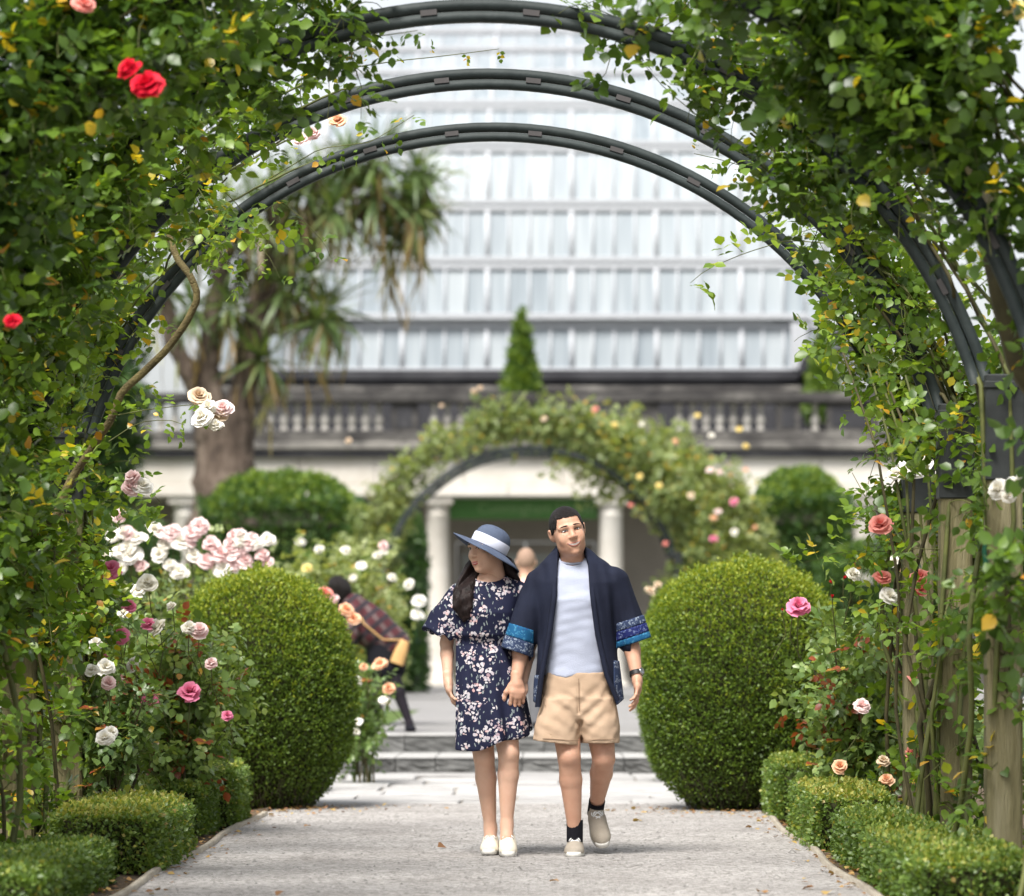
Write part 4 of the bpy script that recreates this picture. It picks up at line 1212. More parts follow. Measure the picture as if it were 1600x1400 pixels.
hedge_block('yellowish topped block in the middle of the low right box hedge', 1.31, 1.72, 19.2, 20.9, .31, 322, 18000, .46, .7, yellow=.05)
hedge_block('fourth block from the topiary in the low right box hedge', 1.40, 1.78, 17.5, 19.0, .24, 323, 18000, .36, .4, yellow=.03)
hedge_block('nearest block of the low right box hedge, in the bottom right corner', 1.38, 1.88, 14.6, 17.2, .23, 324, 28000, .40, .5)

# tall yew hedges in front of the building
def dome_sampler(c, rx, ry, H, p=3.2):
    """block with a cambered crown: flat sides below, rounded over the top"""
    def f(g, n):
        k = g.random(n)
        P = np.zeros((n, 3)); N = np.zeros((n, 3))
        top = k < .42
        a = g.uniform(-1, 1, (n, 2))
        q = (np.abs(a[:, 0]) ** p + np.abs(a[:, 1]) ** p)
        z = H * (.70 + .30 * np.clip(1 - q * .62, 0, 1) ** .8)
        P[top] = np.stack([a[top, 0] * rx, a[top, 1] * ry, z[top]], -1)
        N[top] = norm(np.stack([a[top, 0] * .45, a[top, 1] * .45, np.ones(top.sum())], -1))
        s = ~top
        m = s.sum()
        side = g.choice(4, m, p=[.4, .1, .25, .25])
        u = g.uniform(-1, 1, m)
        zz = g.random(m) * H * .89
        bul = 1 + .03 * np.sin(zz * 4)
        x = np.where(side == 0, u, np.where(side == 1, u, np.where(side == 2, -1, 1))) * rx * bul
        y = np.where(side == 0, -1, np.where(side == 1, 1, u)) * ry * bul
        P[s] = np.stack([x, y, zz], -1)
        N[s] = np.stack([np.where(side == 2, -1.0, np.where(side == 3, 1.0, 0)), np.where(side == 0, -1.0, np.where(side == 1, 1.0, 0)), np.full(m, .1)], -1)
        return P + np.array(c), norm(N)
    return f
def yew(label, px0, px1, pyt, Y, depth, seed, n=16000, base_t=.30, top_t=.62):
    a, b = at(px0, 0, Y), at(px1, 0, Y)
    c = np.array([(a[0] + b[0]) / 2, Y + depth / 2, TZ])
    rx = (b[0] - a[0]) / 2
    H = at(0, pyt, Y)[2] - TZ
    core = box_core((c[0] - rx, Y, TZ), (c[0] + rx, Y + depth, TZ + H * .80), .14)
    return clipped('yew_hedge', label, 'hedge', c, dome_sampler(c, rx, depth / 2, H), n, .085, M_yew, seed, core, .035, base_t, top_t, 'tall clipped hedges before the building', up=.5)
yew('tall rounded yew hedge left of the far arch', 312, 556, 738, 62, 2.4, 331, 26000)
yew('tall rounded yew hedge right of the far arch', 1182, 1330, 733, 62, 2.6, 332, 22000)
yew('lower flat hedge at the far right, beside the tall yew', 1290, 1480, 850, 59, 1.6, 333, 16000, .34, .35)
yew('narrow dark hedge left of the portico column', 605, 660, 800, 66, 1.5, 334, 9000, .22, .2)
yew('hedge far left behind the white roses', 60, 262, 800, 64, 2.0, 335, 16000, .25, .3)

# conifers on the roof terrace
def conifer(label, px, pyt, wpx, Y, seed, zb):
    top = at(px, pyt, Y)
    r = wpx / 2 * Y / FPX
    H = top[2] - zb
    prof = [(r * .55, 0), (r * .95, H * .12), (r, H * .25), (r * .78, H * .45), (r * .5, H * .65), (r * .3, H * .83), (r * .1, H * .96), (.005, H)]
    c = np.array([top[0], Y, zb])
    core = lathe_arrays([(max(.004, a * .82), b) for a, b in prof], 12, c)
    t = clipped('conifer', label, 'conifer', c, lathe_sampler(c, prof), 9000, .10, M_yew, seed, core, .05, .58, .25, 'slim conifers on the roof terrace', up=1.2)
    v, f = lathe_arrays([(.22, -.45), (.30, -.02), (.33, 0), (.30, .03)], 14, c)
    obj('pot', v, f, M_darkstone, t, smooth=True)
    return t
zrt = zof(686, BY) + .45
conifer('slim pointed conifer in the middle of the roof terrace', 815, 482, 54, 81.0, 341, zrt)
conifer('slim conifer at the right end of the roof terrace', 1285, 516, 50, 81.0, 342, zrt)

# ------------------------------------------------------------------ cabbage tree
def cabbage_tree():
    g = rng(351)
    Y = 68.0
    base = at(350, 0, Y); base[2] = TZ
    t = thing('cabbage_tree', base, 'old cabbage tree with thick ribbed trunk and hanging dead leaves left of the glasshouse', 'tree')
    def pt(x, y, dy=0): return at(x, y, Y + dy)
    def limb(pix, rads, name='limb'):
        p = np.array([pt(*q) for q in pix])
        s = poly_len(p)
        q = np.arange(0, s[-1], .12)
        pp = np.stack([np.interp(q, s, p[:, i]) for i in range(3)], -1)
        rr = np.interp(q, s, rads) * (1 + .06 * np.sin(q * 7) + g.normal(0, .03, len(q)))
        v, f = tube_arrays(pp, 0, 0, 14, prof=rr)
        # ribs
        v = v + g.normal(0, .018, v.shape)
        obj(name, v, f, M_bark, t, smooth=True)
    s = Y / FPX
    limb([(342, 1085), (345, 900), (352, 760), (352, 690), (350, 640)], [75 * s, 60 * s, 50 * s, 46 * s, 48 * s], 'trunk')
    tips = []
    def L(pix, r0, r1):
        limb(pix, np.linspace(r0, r1, len(pix)) * s * .62)
        tips.append(pix[-1])
    L([(330, 670), (305, 600), (270, 530), (255, 450)], 30, 18)
    L([(345, 665), (325, 590), (330, 500), (345, 420), (350, 330)], 32, 17)
    L([(362, 665), (385, 590), (395, 500), (420, 400), (430, 300)], 34, 18)
    L([(380, 610), (400, 540), (430, 490), (450, 450)], 22, 13)
    L([(395, 520), (440, 430), (480, 340), (500, 270)], 22, 13)
    L([(420, 420), (500, 380), (560, 330), (590, 300)], 16, 11)
    L([(470, 380), (540, 290), (590, 250)], 14, 10)
    L([(560, 340), (610, 330), (635, 325)], 11, 9)
    L([(420, 520), (470, 505), (515, 480)], 12, 9)
    L([(350, 440), (300, 360), (290, 300)], 16, 12)
    heads = tips + [(545, 255), (400, 330), (470, 300), (520, 330), (410, 560), (450, 360), (480, 430), (360, 480), (380, 400), (430, 470), (560, 300), (650, 262), (648, 330), (612, 372), (660, 300), (500, 500), (300, 480)]
    P, D, N, S, T = [], [], [], [], []
    for i, q in enumerate(heads):
        c = pt(q[0], q[1], g.uniform(-.5, .5))
        n = 60
        d = norm(g.normal(0, 1, (n, 3)) + np.array([0, 0, .05]))
        P.append(c + d * .06); D.append(d); N.append(norm(np.array([0, 0, 1.]) + g.normal(0, .3, (n, 3))))
        S.append(g.uniform(.6, 1.05, n)); T.append(np.clip(g.normal(.40, .16, n), 0, .70))
        n = 20                                    # skirt of dead leaves
        d = norm(np.stack([g.normal(0, .24, n), g.normal(0, .24, n), -np.ones(n)], -1))
        P.append(c + np.stack([g.normal(0, .13, n), g.normal(0, .13, n), -np.abs(g.normal(0, .45, n))], -1)); D.append(d); N.append(norm(g.normal(0, 1, (n, 3))))
        S.append(g.uniform(.45, 1.0, n)); T.append(g.uniform(.72, 1.0, n))
    P, D, N, S, T = np.vstack(P), np.vstack(D), np.vstack(N), np.concatenate(S), np.concatenate(T)
    foliage_obj('crown', [leaves(P, D, N, S, T, BLADE_V, BLADE_F, 1.1)], M_palm, t)
    k = g.permutation(len(P))[:150]              # the blades that stand out singly
    v, f, tt = leaves(np.zeros((1, 3)), np.array([[0, 1., 0]]), np.array([[0, 0, 1.]]), np.ones(1), np.array([.35]), BLADE_V, BLADE_F, 1.2)
    me = mesh_np('leaf_blade', v, f, attrs={'tint': tt}); me.materials.append(M_palm)
    for i in k:
        if T[i] > .74: continue
        e = Vector(D[i]).to_track_quat('Y', 'Z').to_euler()
        link('leaf_blade', me, None, t, P[i] - WLOC[t], e, (float(S[i]) * 1.08,) * 3)
cabbage_tree()

# trees beyond, closing the gaps beside the building
def backdrop_tree(label, px, pyt, wpx, Y, seed, base_t=.35):
    g = rng(seed)
    top = at(px, pyt, Y); rx = wpx / 2 * Y / FPX
    c = np.array([top[0], Y, TZ]); H = top[2] - TZ
    t = thing('broadleaf_tree', c, label, 'tree', 'trees behind the garden')
    v, f = tube_arrays(resample(np.array([c, c + (0.1, 0, H * .45), c + (-.1, .1, H * .85)]), .4), .28, .08, 9)
    obj('trunk', v, f, M_bark, t, smooth=True)
    P, N = [], []
    for i in range(40):
        d = norm(g.normal(0, 1, 3)) * g.uniform(.3, .95)
        cc = c + np.array([d[0] * rx, d[1] * rx, H * .58 + d[2] * H * .40])
        n = 700
        q = norm(g.normal(0, 1, (n, 3)))
        P.append(cc + q * g.uniform(.5, 1.0, (n, 1)) * rx * .38 * np.array([1, 1, .7])); N.append(q)
    P, N = np.vstack(P), np.vstack(N)
    n = len(P)
    foliage_obj('crown', [leaves(P, norm(N + g.normal(0, .7, (n, 3))), norm(N + np.array([0, 0, .6])), g.uniform(.16, .3, n), np.clip(base_t + g.normal(0, .14, n), 0, .84), LEAF6_V, LEAF6_F)], M_yew, t)
backdrop_tree('dark broadleaf tree left of the building, behind the climbing roses', 60, 330, 420, 72, 361)
backdrop_tree('dark broadleaf tree right of the building, behind the vine canes', 1660, 520, 300, 74, 362)
# ------------------------------------------------------------------ people: bodies and clothes grown from smooth distance fields
def f_cone(a, b, ra, rb):
    a, b = np.array(a, float), np.array(b, float)
    ba = b - a
    L2 = ba @ ba + 1e-12
    def f(x, y, z):
        px, py, pz = x - a[0], y - a[1], z - a[2]
        t = np.clip((px * ba[0] + py * ba[1] + pz * ba[2]) / L2, 0, 1)
        return np.sqrt((px - t * ba[0]) ** 2 + (py - t * ba[1]) ** 2 + (pz - t * ba[2]) ** 2) - (ra + (rb - ra) * t)
    m = max(ra, rb)
    return f, np.minimum(a, b) - m, np.maximum(a, b) + m

def f_ell(c, r, rot=None):
    c, r = np.array(c, float), np.array(r, float)
    M = None if rot is None else np.array(Euler([R(v) for v in rot]).to_matrix()).T
    def f(x, y, z):
        q = [x - c[0], y - c[1], z - c[2]]
        if M is not None:
            q = [M[i, 0] * q[0] + M[i, 1] * q[1] + M[i, 2] * q[2] for i in range(3)]
        k0 = np.sqrt((q[0] / r[0]) ** 2 + (q[1] / r[1]) ** 2 + (q[2] / r[2]) ** 2)
        k1 = np.sqrt((q[0] / r[0] ** 2) ** 2 + (q[1] / r[1] ** 2) ** 2 + (q[2] / r[2] ** 2) ** 2) + 1e-9
        return k0 * (k0 - 1) / k1
    m = r.max() if rot is not None else r
    return f, c - m, c + m

def f_loft(rows):
    """rows: z, cx, cy, half width, half depth (z rising); squarish elliptical sections"""
    A = np.array(rows, float)
    def f(x, y, z):
        zc_ = np.clip(z, A[0, 0], A[-1, 0])
        cx_, cy_, a_, b_ = [np.interp(zc_, A[:, 0], A[:, i]) for i in (1, 2, 3, 4)]
        p = 2.35
        q = (np.abs((x - cx_) / a_) ** p + np.abs((y - cy_) / b_) ** p) ** (1 / p)
        d = (q - 1) * np.minimum(a_, b_)
        return np.maximum(d, np.maximum(A[0, 0] - z, z - A[-1, 0]))
    lo = np.array([(A[:, 1] - A[:, 3]).min(), (A[:, 2] - A[:, 4]).min(), A[0, 0]])
    hi = np.array([(A[:, 1] + A[:, 3]).max(), (A[:, 2] + A[:, 4]).max(), A[-1, 0]])
    return f, lo, hi

class Field:
    def __init__(s, lo, hi, h):
        s.lo, s.h = np.array(lo, float), h
        n = np.ceil((np.array(hi) - s.lo) / h).astype(int) + 1
        s.ax = [s.lo[i] + h * np.arange(n[i]) for i in range(3)]
        s.F = np.full(n, 0.15, np.float32)
    def xyz(s, sl=None):
        ax = s.ax if sl is None else [s.ax[i][sl[i]] for i in range(3)]
        return ax[0][:, None, None], ax[1][None, :, None], ax[2][None, None, :]
    def add(s, prim, k=0.02, cut=False):
        f, lo, hi = prim
        m = k + 0.03
        sl = tuple(slice(max(0, int((lo[i] - m - s.lo[i]) / s.h)), max(0, int((hi[i] + m - s.lo[i]) / s.h) + 2)) for i in range(3))
        a = s.F[sl]
        if a.size == 0: return s
        d = f(*s.xyz(sl)).astype(np.float32)
        if cut:
            h_ = np.clip(.5 - .5 * (a + d) / k, 0, 1)
            s.F[sl] = a * (1 - h_) - d * h_ + k * h_ * (1 - h_)
        else:
            h_ = np.clip(.5 + .5 * (a - d) / k, 0, 1)
            s.F[sl] = a * (1 - h_) + d * h_ - k * h_ * (1 - h_)
        return s
    def both(s, fn):
        """fn(x,y,z,F) -> new F over the whole grid"""
        s.F = np.asarray(fn(*s.xyz(), s.F), np.float32)
        return s
    def mesh(s):
        F = s.F.copy()
        F[0], F[-1], F[:, 0], F[:, -1], F[:, :, 0], F[:, :, -1] = (.02,) * 6
        S = F < 0
        n = F.shape
        c = [(i, j, k) for i in (0, 1) for j in (0, 1) for k in (0, 1)]
        cnt = sum(S[i:n[0] - 1 + i, j:n[1] - 1 + j, k:n[2] - 1 + k].astype(np.int8) for i, j, k in c)
        idx = np.argwhere((cnt > 0) & (cnt < 8))
        pos = np.zeros((len(idx), 3)); num = np.zeros(len(idx))
        for p in c:
            for ax in range(3):
                if p[ax]: continue
                q = list(p); q[ax] = 1
                a = F[idx[:, 0] + p[0], idx[:, 1] + p[1], idx[:, 2] + p[2]]
                b = F[idx[:, 0] + q[0], idx[:, 1] + q[1], idx[:, 2] + q[2]]
                cr = (a < 0) != (b < 0)
                t = np.where(cr, a / np.where(cr, a - b, 1), 0)
                v = np.tile(np.array(p, float), (len(idx), 1)); v[:, ax] += t
                pos += v * cr[:, None]; num += cr
        V = s.lo + (idx + pos / num[:, None]) * s.h
        vid = np.full(n, -1, np.int64)
        vid[idx[:, 0], idx[:, 1], idx[:, 2]] = np.arange(len(idx))
        Q = []
        for ax in range(3):
            u, w_ = (ax + 1) % 3, (ax + 2) % 3
            s0 = [slice(1, -1)] * 3; s1 = [slice(1, -1)] * 3
            s0[ax] = slice(0, -1); s1[ax] = slice(1, None)
            A, B = S[tuple(s0)], S[tuple(s1)]
            e = np.argwhere(A != B)
            off = np.array([1, 1, 1]); off[ax] = 0
            g_ = e + off
            def cell(du, dw):
                h_ = g_.copy(); h_[:, u] -= du; h_[:, w_] -= dw
                return vid[h_[:, 0], h_[:, 1], h_[:, 2]]
            q = np.stack([cell(1, 1), cell(0, 1), cell(0, 0), cell(1, 0)], -1)
            flip = ~A[e[:, 0], e[:, 1], e[:, 2]]
            q[flip] = q[flip][:, ::-1]
            Q.append(q)
        return V, np.vstack(Q)

def ripples(seed, freq, n=7, aniso=(1, 1, 1)):
    g = rng(seed)
    K = norm(g.normal(0, 1, (n, 3))) * np.array(aniso) * freq * g.uniform(.6, 1.5, (n, 1))
    ph = g.random(n) * 6.28
    def f(x, y, z):
        o = 0
        for k, p in zip(K, ph):
            o = o + np.sin(k[0] * x + k[1] * y + k[2] * z + p)
        return o / n
    return f

def skin_mat(name, c, c2):
    m = surf(name, [(0.3, c2), (0.7, c)], 14, 0.5, 0.12, 260, spec=.35)
    p = m.node_tree.nodes['Principled BSDF']
    p.inputs['Subsurface Weight'].default_value = 0.15
    p.inputs['Subsurface Radius'].default_value = (0.012, 0.005, 0.003)
    p.inputs['Subsurface Scale'].default_value = 0.6
    return m
M_skin_m = skin_mat('warm_skin', (0.55, 0.32, 0.22), (0.49, 0.265, 0.18))
M_skin_w = skin_mat('fair_skin', (0.64, 0.41, 0.30), (0.59, 0.355, 0.25))
M_hair = surf('black_hair', [(0.3, (0.004, 0.003, 0.003)), (0.7, (0.012, 0.008, 0.007))], 60, 0.55, 0.7, 220, spec=.25, stretch=(1, 1, .12))
M_hairb = surf('dark_brown_hair', [(0.3, (0.006, 0.004, 0.004)), (0.7, (0.022, 0.013, 0.012))], 60, 0.5, 0.35, 160, spec=.18, stretch=(1, 1, .08))
M_eyew = plain('eye_white', (0.75, 0.72, 0.70), 0.3)
M_eyed = plain('iris', (0.012, 0.008, 0.006), 0.15, .6)
M_lip = plain('lips', (0.46, 0.12, 0.11), 0.4)
M_lipm = plain('lips_pale', (0.36, 0.12, 0.09), 0.5)
M_teeth = plain('teeth', (0.40, 0.36, 0.33), 0.5, .2)
M_tee = surf('pale_blue_jersey', [(0.3, (0.35, 0.38, 0.48)), (0.7, (0.40, 0.43, 0.53))], 5, 0.85, 0.25, 300, spec=.15)
M_navy = surf('navy_cotton', [(0.3, (0.007, 0.009, 0.021)), (0.7, (0.013, 0.017, 0.036))], 6, 0.8, 0.35, 320, spec=.2)
M_khaki = surf('khaki_cotton', [(0.3, (0.40, 0.28, 0.19)), (0.7, (0.48, 0.35, 0.25))], 5, 0.85, 0.3, 320, spec=.15)
M_seam = plain('khaki_seam', (0.26, 0.18, 0.12), .9, .1)
M_sock = plain('black_sock', (0.012, 0.012, 0.016), 0.9, .1, bump=.4)
M_shoe_m = surf('taupe_suede', [(0.3, (0.30, 0.26, 0.21)), (0.7, (0.40, 0.35, 0.29))], 12, 0.9, 0.4, 260, spec=.15)
M_shoe_w = surf('cream_canvas', [(0.3, (0.70, 0.63, 0.50)), (0.7, (0.80, 0.74, 0.62))], 12, 0.85, 0.3, 260, spec=.15)
M_sole = plain('white_rubber', (0.74, 0.72, 0.67), 0.6)
M_lace = plain('white_lace', (0.80, 0.80, 0.80), 0.8)
M_strap = plain('black_strap', (0.012, 0.012, 0.013), 0.5)
M_metal = plain('watch_case', (0.45, 0.45, 0.46), 0.25, .6, 1.0)
M_hat = surf('slate_blue_felt', [(0.3, (0.060, 0.078, 0.125)), (0.7, (0.095, 0.12, 0.18))], 10, 0.85, 0.3, 300, spec=.2)
M_ribbon = plain('pale_ribbon', (0.66, 0.69, 0.82), 0.55)

def print_mat(name, ground, flowers, small, s1=15.0, s2=58.0):
    """printed cloth: clusters of pale petals and little leaf strokes on a dark ground"""
    m, n, l, p = new_mat(name)
    tc = n.new('ShaderNodeTexCoord')
    mp = n.new('ShaderNodeMapping'); mp.inputs['Scale'].default_value = (1, .55, 1)
    l.new(tc.outputs['Object'], mp.inputs[0])
    wob = n.new('ShaderNodeTexNoise'); wob.inputs['Scale'].default_value = 26; wob.inputs['Detail'].default_value = 2
    l.new(mp.outputs[0], wob.inputs['Vector'])
    sub = n.new('ShaderNodeVectorMath'); sub.operation = 'MULTIPLY_ADD'
    l.new(wob.outputs['Color'], sub.inputs[0]); sub.inputs[1].default_value = (.028, .028, .028); l.new(mp.outputs[0], sub.inputs[2])
    def vor(scale, rnd=1.0, vec=None):
        v = n.new('ShaderNodeTexVoronoi'); v.inputs['Scale'].default_value = scale; v.inputs['Randomness'].default_value = rnd
        l.new(vec or sub.outputs[0], v.inputs['Vector'])
        return v
    def math_(op, a, b=None, c=None):
        q = n.new('ShaderNodeMath'); q.operation = op
        for i, v in enumerate((a, b, c)):
            if v is None: continue
            if isinstance(v, (int, float)): q.inputs[i].default_value = v
            else: l.new(v, q.inputs[i])
        return q.outputs[0]
    big = vor(s1)
    mask = math_('LESS_THAN', big.outputs['Distance'], .50)
    fine = vor(s2, .9)
    pet = math_('LESS_THAN', fine.outputs['Distance'], .50)
    flower = math_('MULTIPLY', mask, pet)
    mp2 = n.new('ShaderNodeMapping'); mp2.inputs['Scale'].default_value = (1.6, 1, .55); mp2.inputs['Rotation'].default_value = (0, .6, 0)
    l.new(sub.outputs[0], mp2.inputs[0])
    st_ = vor(44, 1.0, mp2.outputs[0])
    stroke = math_('LESS_THAN', st_.outputs['Distance'], .25)
    sc = n.new('ShaderNodeSeparateColor'); l.new(fine.outputs['Color'], sc.inputs[0])
    fr = ramp(n, flowers)
    l.new(sc.outputs[0], fr.inputs[0])
    def mix(fac, a, b):
        q = n.new('ShaderNodeMix'); q.data_type = 'RGBA'
        l.new(fac, q.inputs[0])
        for i, v in ((6, a), (7, b)):
            if isinstance(v, tuple): q.inputs[i].default_value = (*v, 1)
            else: l.new(v, q.inputs[i])
        return q.outputs[2]
    c1 = mix(stroke, ground, small)
    c2 = mix(flower, c1, fr.outputs[0])
    l.new(c2, p.inputs['Base Color'])
    p.inputs['Roughness'].default_value = .8
    p.inputs['Specular IOR Level'].default_value = .15
    return m
M_dress = print_mat('floral_print', (0.012, 0.014, 0.036), [(0.0, (.30, .20, .23)), (.2, (.42, .39, .43)), (.7, (.54, .50, .51)), (1.0, (.50, .30, .30))], (.20, .23, .24), 17.0, 60.0)
M_band1 = print_mat('bright_blue_print', (0.012, 0.085, 0.19), [(0.0, (.025, .14, .27)), (1, (.06, .20, .31))], (.02, .06, .16), 40, 120)
M_band2 = print_mat('grey_blue_print', (0.03, 0.045, 0.095), [(0.0, (.12, .155, .23)), (1, (.26, .30, .36))], (.09, .12, .19), 45, 120)
M_band3 = print_mat('royal_blue_print', (0.012, 0.018, 0.095), [(0.0, (.03, .05, .18)), (1, (.20, .24, .36))], (.04, .06, .20), 60, 140)

SM = 318.0
def mxx(L):
    o = L[0]
    for q in L[1:]: o = np.maximum(o, q)
    return o
def hand_prims(curl=.5, spread=.10, s=1.0, thumb_in=.4):
    """a right hand hanging down: wrist at the origin, fingers towards -z, thumb towards -y, palm facing +x"""
    pr = [(f_ell((0, 0, -.045 * s), (.016 * s, .040 * s, .05 * s)), .012), (f_cone((0, 0, .03), (0, 0, -.02), .026 * s, .026 * s), .02), (f_cone((0, -.022 * s, -.055 * s), (0, .022 * s, -.058 * s), .016 * s, .015 * s), .015)]
    lens = [(.040, .026, .020), (.046, .030, .021), (.042, .028, .021), (.032, .021, .018)]
    for i, (y, ls) in enumerate(zip((-.030, -.010, .010, .029), lens)):
        p = np.array([.002, y, -.082 + .006 * abs(i - 1.2)]) * s
        a = curl * .55
        r = (.0096 if i < 3 else .0082) * s
        for k, L in enumerate(ls):
            d = np.array([math.sin(a), spread * (i - 1.5) * .5, -math.cos(a)])
            q = p + d * L * s
            pr.append((f_cone(p, q, r, r * .9), .006))
            p, r = q, r * .9
            a += curl * (.75 + .08 * i)
    p = np.array([.004, -.030, -.022]) * s
    for d, L, r0, r1 in (((.25 * thumb_in, -.55, -.8), .040, .013, .011), ((.45 * thumb_in, -.30, -.9), .032, .0105, .0095), ((.6 * thumb_in, -.10, -1), .025, .0092, .0075)):
        q = p + norm(np.array(d)) * L * s
        pr.append((f_cone(p, q, r0 * s, r1 * s), .010))
        p = q
    return pr

def hand_mesh(wrist, direction, palm, curl=.5, s=1.0, mirror=False, thumb_in=.4, h=.0034):
    fl = Field((-.05, -.10, -.22), (.10, .08, .06), h)
    for pr, k in hand_prims(curl, .1, s, thumb_in):
        fl.add(pr, k)
    V, Q = fl.mesh()
    if mirror:
        V = V * np.array([-1, 1, 1]); Q = Q[:, ::-1]
    z = -norm(np.array(direction, float))
    x = np.array(palm, float); x = norm(x - z * (x @ z))
    if mirror: x = -x                      # for a mirrored hand the palm looks along -x of the mesh
    y = np.cross(z, x)
    return V @ np.stack([x, y, z]) + np.array(wrist), Q

def head_field(s=1.0, fem=False, smile=0.0):
    fl = Field((-.115 * s, -.15 * s, -.19 * s), (.115 * s, .14 * s, .15 * s), .0030)
    E = lambda c, r, k=.02, cut=False, rot=None: fl.add(f_ell(np.array(c) * s, np.array(r) * s, rot), k * s, cut)
    C = lambda a, b, ra, rb, k=.015, cut=False: fl.add(f_cone(np.array(a) * s, np.array(b) * s, ra * s, rb * s), k * s, cut)
    E((0, .012, .032), (.077, .096, .086))
    E((0, -.022, -.028), (.063 if fem else .069, .070, .088), .03)
    E((0, -.030, -.078), (.045 if fem else .058, .052, .040), .03)
    E((0, -.074, -.102), (.020, .018, .016), .022)
    for sx in (-1, 1):
        E((sx * .038, -.066, -.034), (.024, .020, .024 + .004 * smile), .02)
        C((sx * .048, -.070, .020), (sx * .012, -.086, .022), .009, .010, .014)
        E((sx * .031, -.099, .004), (.017, .014, .011), .012, True)
        E((sx * .0115, -.093, -.030), (.009, .010, .007), .008)
        E((sx * .081, .012, -.006), (.010, .020, .032), .008, rot=(0, sx * 12, sx * -20))
        E((sx * .092, .006, -.004), (.006, .010, .018), .006, True)
    C((0, -.084, .014), (0, -.103, -.025), .0075, .0115, .014)
    C((-.020, -.080, -.060), (.020, -.080, -.060), .009, .009, .016)
    C((-.016, -.081, -.076), (.016, -.081, -.076), .009, .009, .016)
    C((0, .022, -.07), (0, .034, -.185), .050 if fem else .058, .050 if fem else .060, .03)
    return fl

def front_y(fl, s, x, z):
    """where the face's front surface lies at x, z (head units)"""
    x, z = np.atleast_1d(np.asarray(x, float)), np.atleast_1d(np.asarray(z, float))
    out = []
    for a, b in zip(x * s, z * s):
        i = int(np.clip(round((a - fl.lo[0]) / fl.h), 0, fl.F.shape[0] - 1)); k = int(np.clip(round((b - fl.lo[2]) / fl.h), 0, fl.F.shape[2] - 1))
        c = fl.F[i, :, k]
        j_ = np.argmax(c < 0)
        if c[j_] >= 0: out.append(-.02); continue
        t_ = c[j_ - 1] / (c[j_ - 1] - c[j_])
        out.append((fl.ax[1][j_ - 1] + t_ * fl.h) / s)
    o = np.array(out)
    return np.convolve(np.pad(o, 1, mode='edge'), [.25, .5, .25], 'valid') if len(o) > 4 else o

def head_parts(person, M, s, fl, fem, smile, lipmat, browmat):
    """eyes, brows, mouth as small meshes laid on the face, in the head's frame M (4x4)"""
    def put(name, V, F, mat, smooth=True, parent=None):
        V = np.asarray(V) * s
        V = V @ np.array(M.to_3x3()).T + np.array(M.translation)
        return obj(name, V, F, mat, parent or person, smooth=smooth)
    def ell(c, r, n=8):
        u, v_ = np.meshgrid(np.linspace(0, math.pi, n), np.arange(n * 2) / (n * 2) * 2 * math.pi, indexing='ij')
        V = np.stack([c[0] + r[0] * np.sin(u) * np.cos(v_), c[1] + r[1] * np.sin(u) * np.sin(v_), c[2] + r[2] * np.cos(u)], -1).reshape(-1, 3)
        m = n * 2
        F = np.array([(i * m + j, i * m + (j + 1) % m, (i + 1) * m + (j + 1) % m, (i + 1) * m + j) for i in range(n - 1) for j in range(m)])
        return V, F
    Y = lambda x, z: front_y(fl, s, x, z)
    eh = .0040 if smile else .0058
    for sx in (-1, 1):
        ye = float(Y(sx * .031, .004)[0])
        e = put('eye', *ell((sx * .031, ye + .0050, .004), (.0135, .0085, eh)), M_eyew)
        put('iris', *ell((sx * .031, ye + .0012, .004), (.0064, .0056, eh * .98)), M_eyed, parent=e)
        u = np.linspace(-1, 1, 9)
        lx, lz = sx * (.031 + u * .0165), .004 + eh + .0012 - (eh + .001) * u * u
        put('eyelash', *tube_arrays(np.stack([lx, Y(lx, lz) - .0008, lz], -1), .0021, .0015, 5), M_eyed)
        lz2 = .004 - eh - .0006 + (eh) * u * u
        put('eyelid', *tube_arrays(np.stack([lx, Y(lx, lz2) + .0002, lz2], -1), .0011, .0008, 5), M_lipm)
        bx__, bz = sx * (.032 + u * .020), .0245 + .0028 * (1 - u * u) - .002 * u
        put('eyebrow', *tube_arrays(np.stack([bx__, Y(bx__, bz) + .0012, bz], -1), 0, 0, 6, prof=np.array([.0022, .0034, .0038, .0038, .0036, .0032, .0028, .0022, .0012])), browmat)
    wd = .033 if smile else .021
    u = np.linspace(-1, 1, 15)
    def line(z0, sag, k=1.0):
        z = z0 + sag * u * u
        return np.stack([u * wd * k, Y(u * wd * k, z), z], -1)
    def tooth(z0, s0, z1, s1, k):
        a, b = line(z0, s0, k), line(z1, s1, k)
        V = np.vstack([a, b]); V[:, 1] -= .0032
        put('teeth', V, np.array([(i, i + 1, 16 + i, 15 + i) for i in range(14)]), M_teeth)
    if smile:
        tooth(-.0605, .0050, -.0700, .0115, .86)
        put('lip', *tube_arrays(line(-.0600, .0050), 0, 0, 6, prof=np.maximum(.0040 * (1 - .6 * u * u), .0014)), lipmat)
        put('lip', *tube_arrays(line(-.0725, .0155), 0, 0, 6, prof=np.maximum(.0044 * (1 - .75 * u * u), .001)), lipmat)
    else:
        tooth(-.0655, .001, -.0705, .003, .7)
        put('lip', *tube_arrays(line(-.0635, .0015), 0, 0, 6, prof=np.maximum(.0046 * (1 - .7 * u * u), .001)), lipmat)
        put('lip', *tube_arrays(line(-.0735, .005), 0, 0, 6, prof=np.maximum(.0056 * (1 - .75 * u * u), .001)), lipmat)

def xform(V, M):
    return V @ np.array(M.to_3x3()).T + np.array(M.translation)

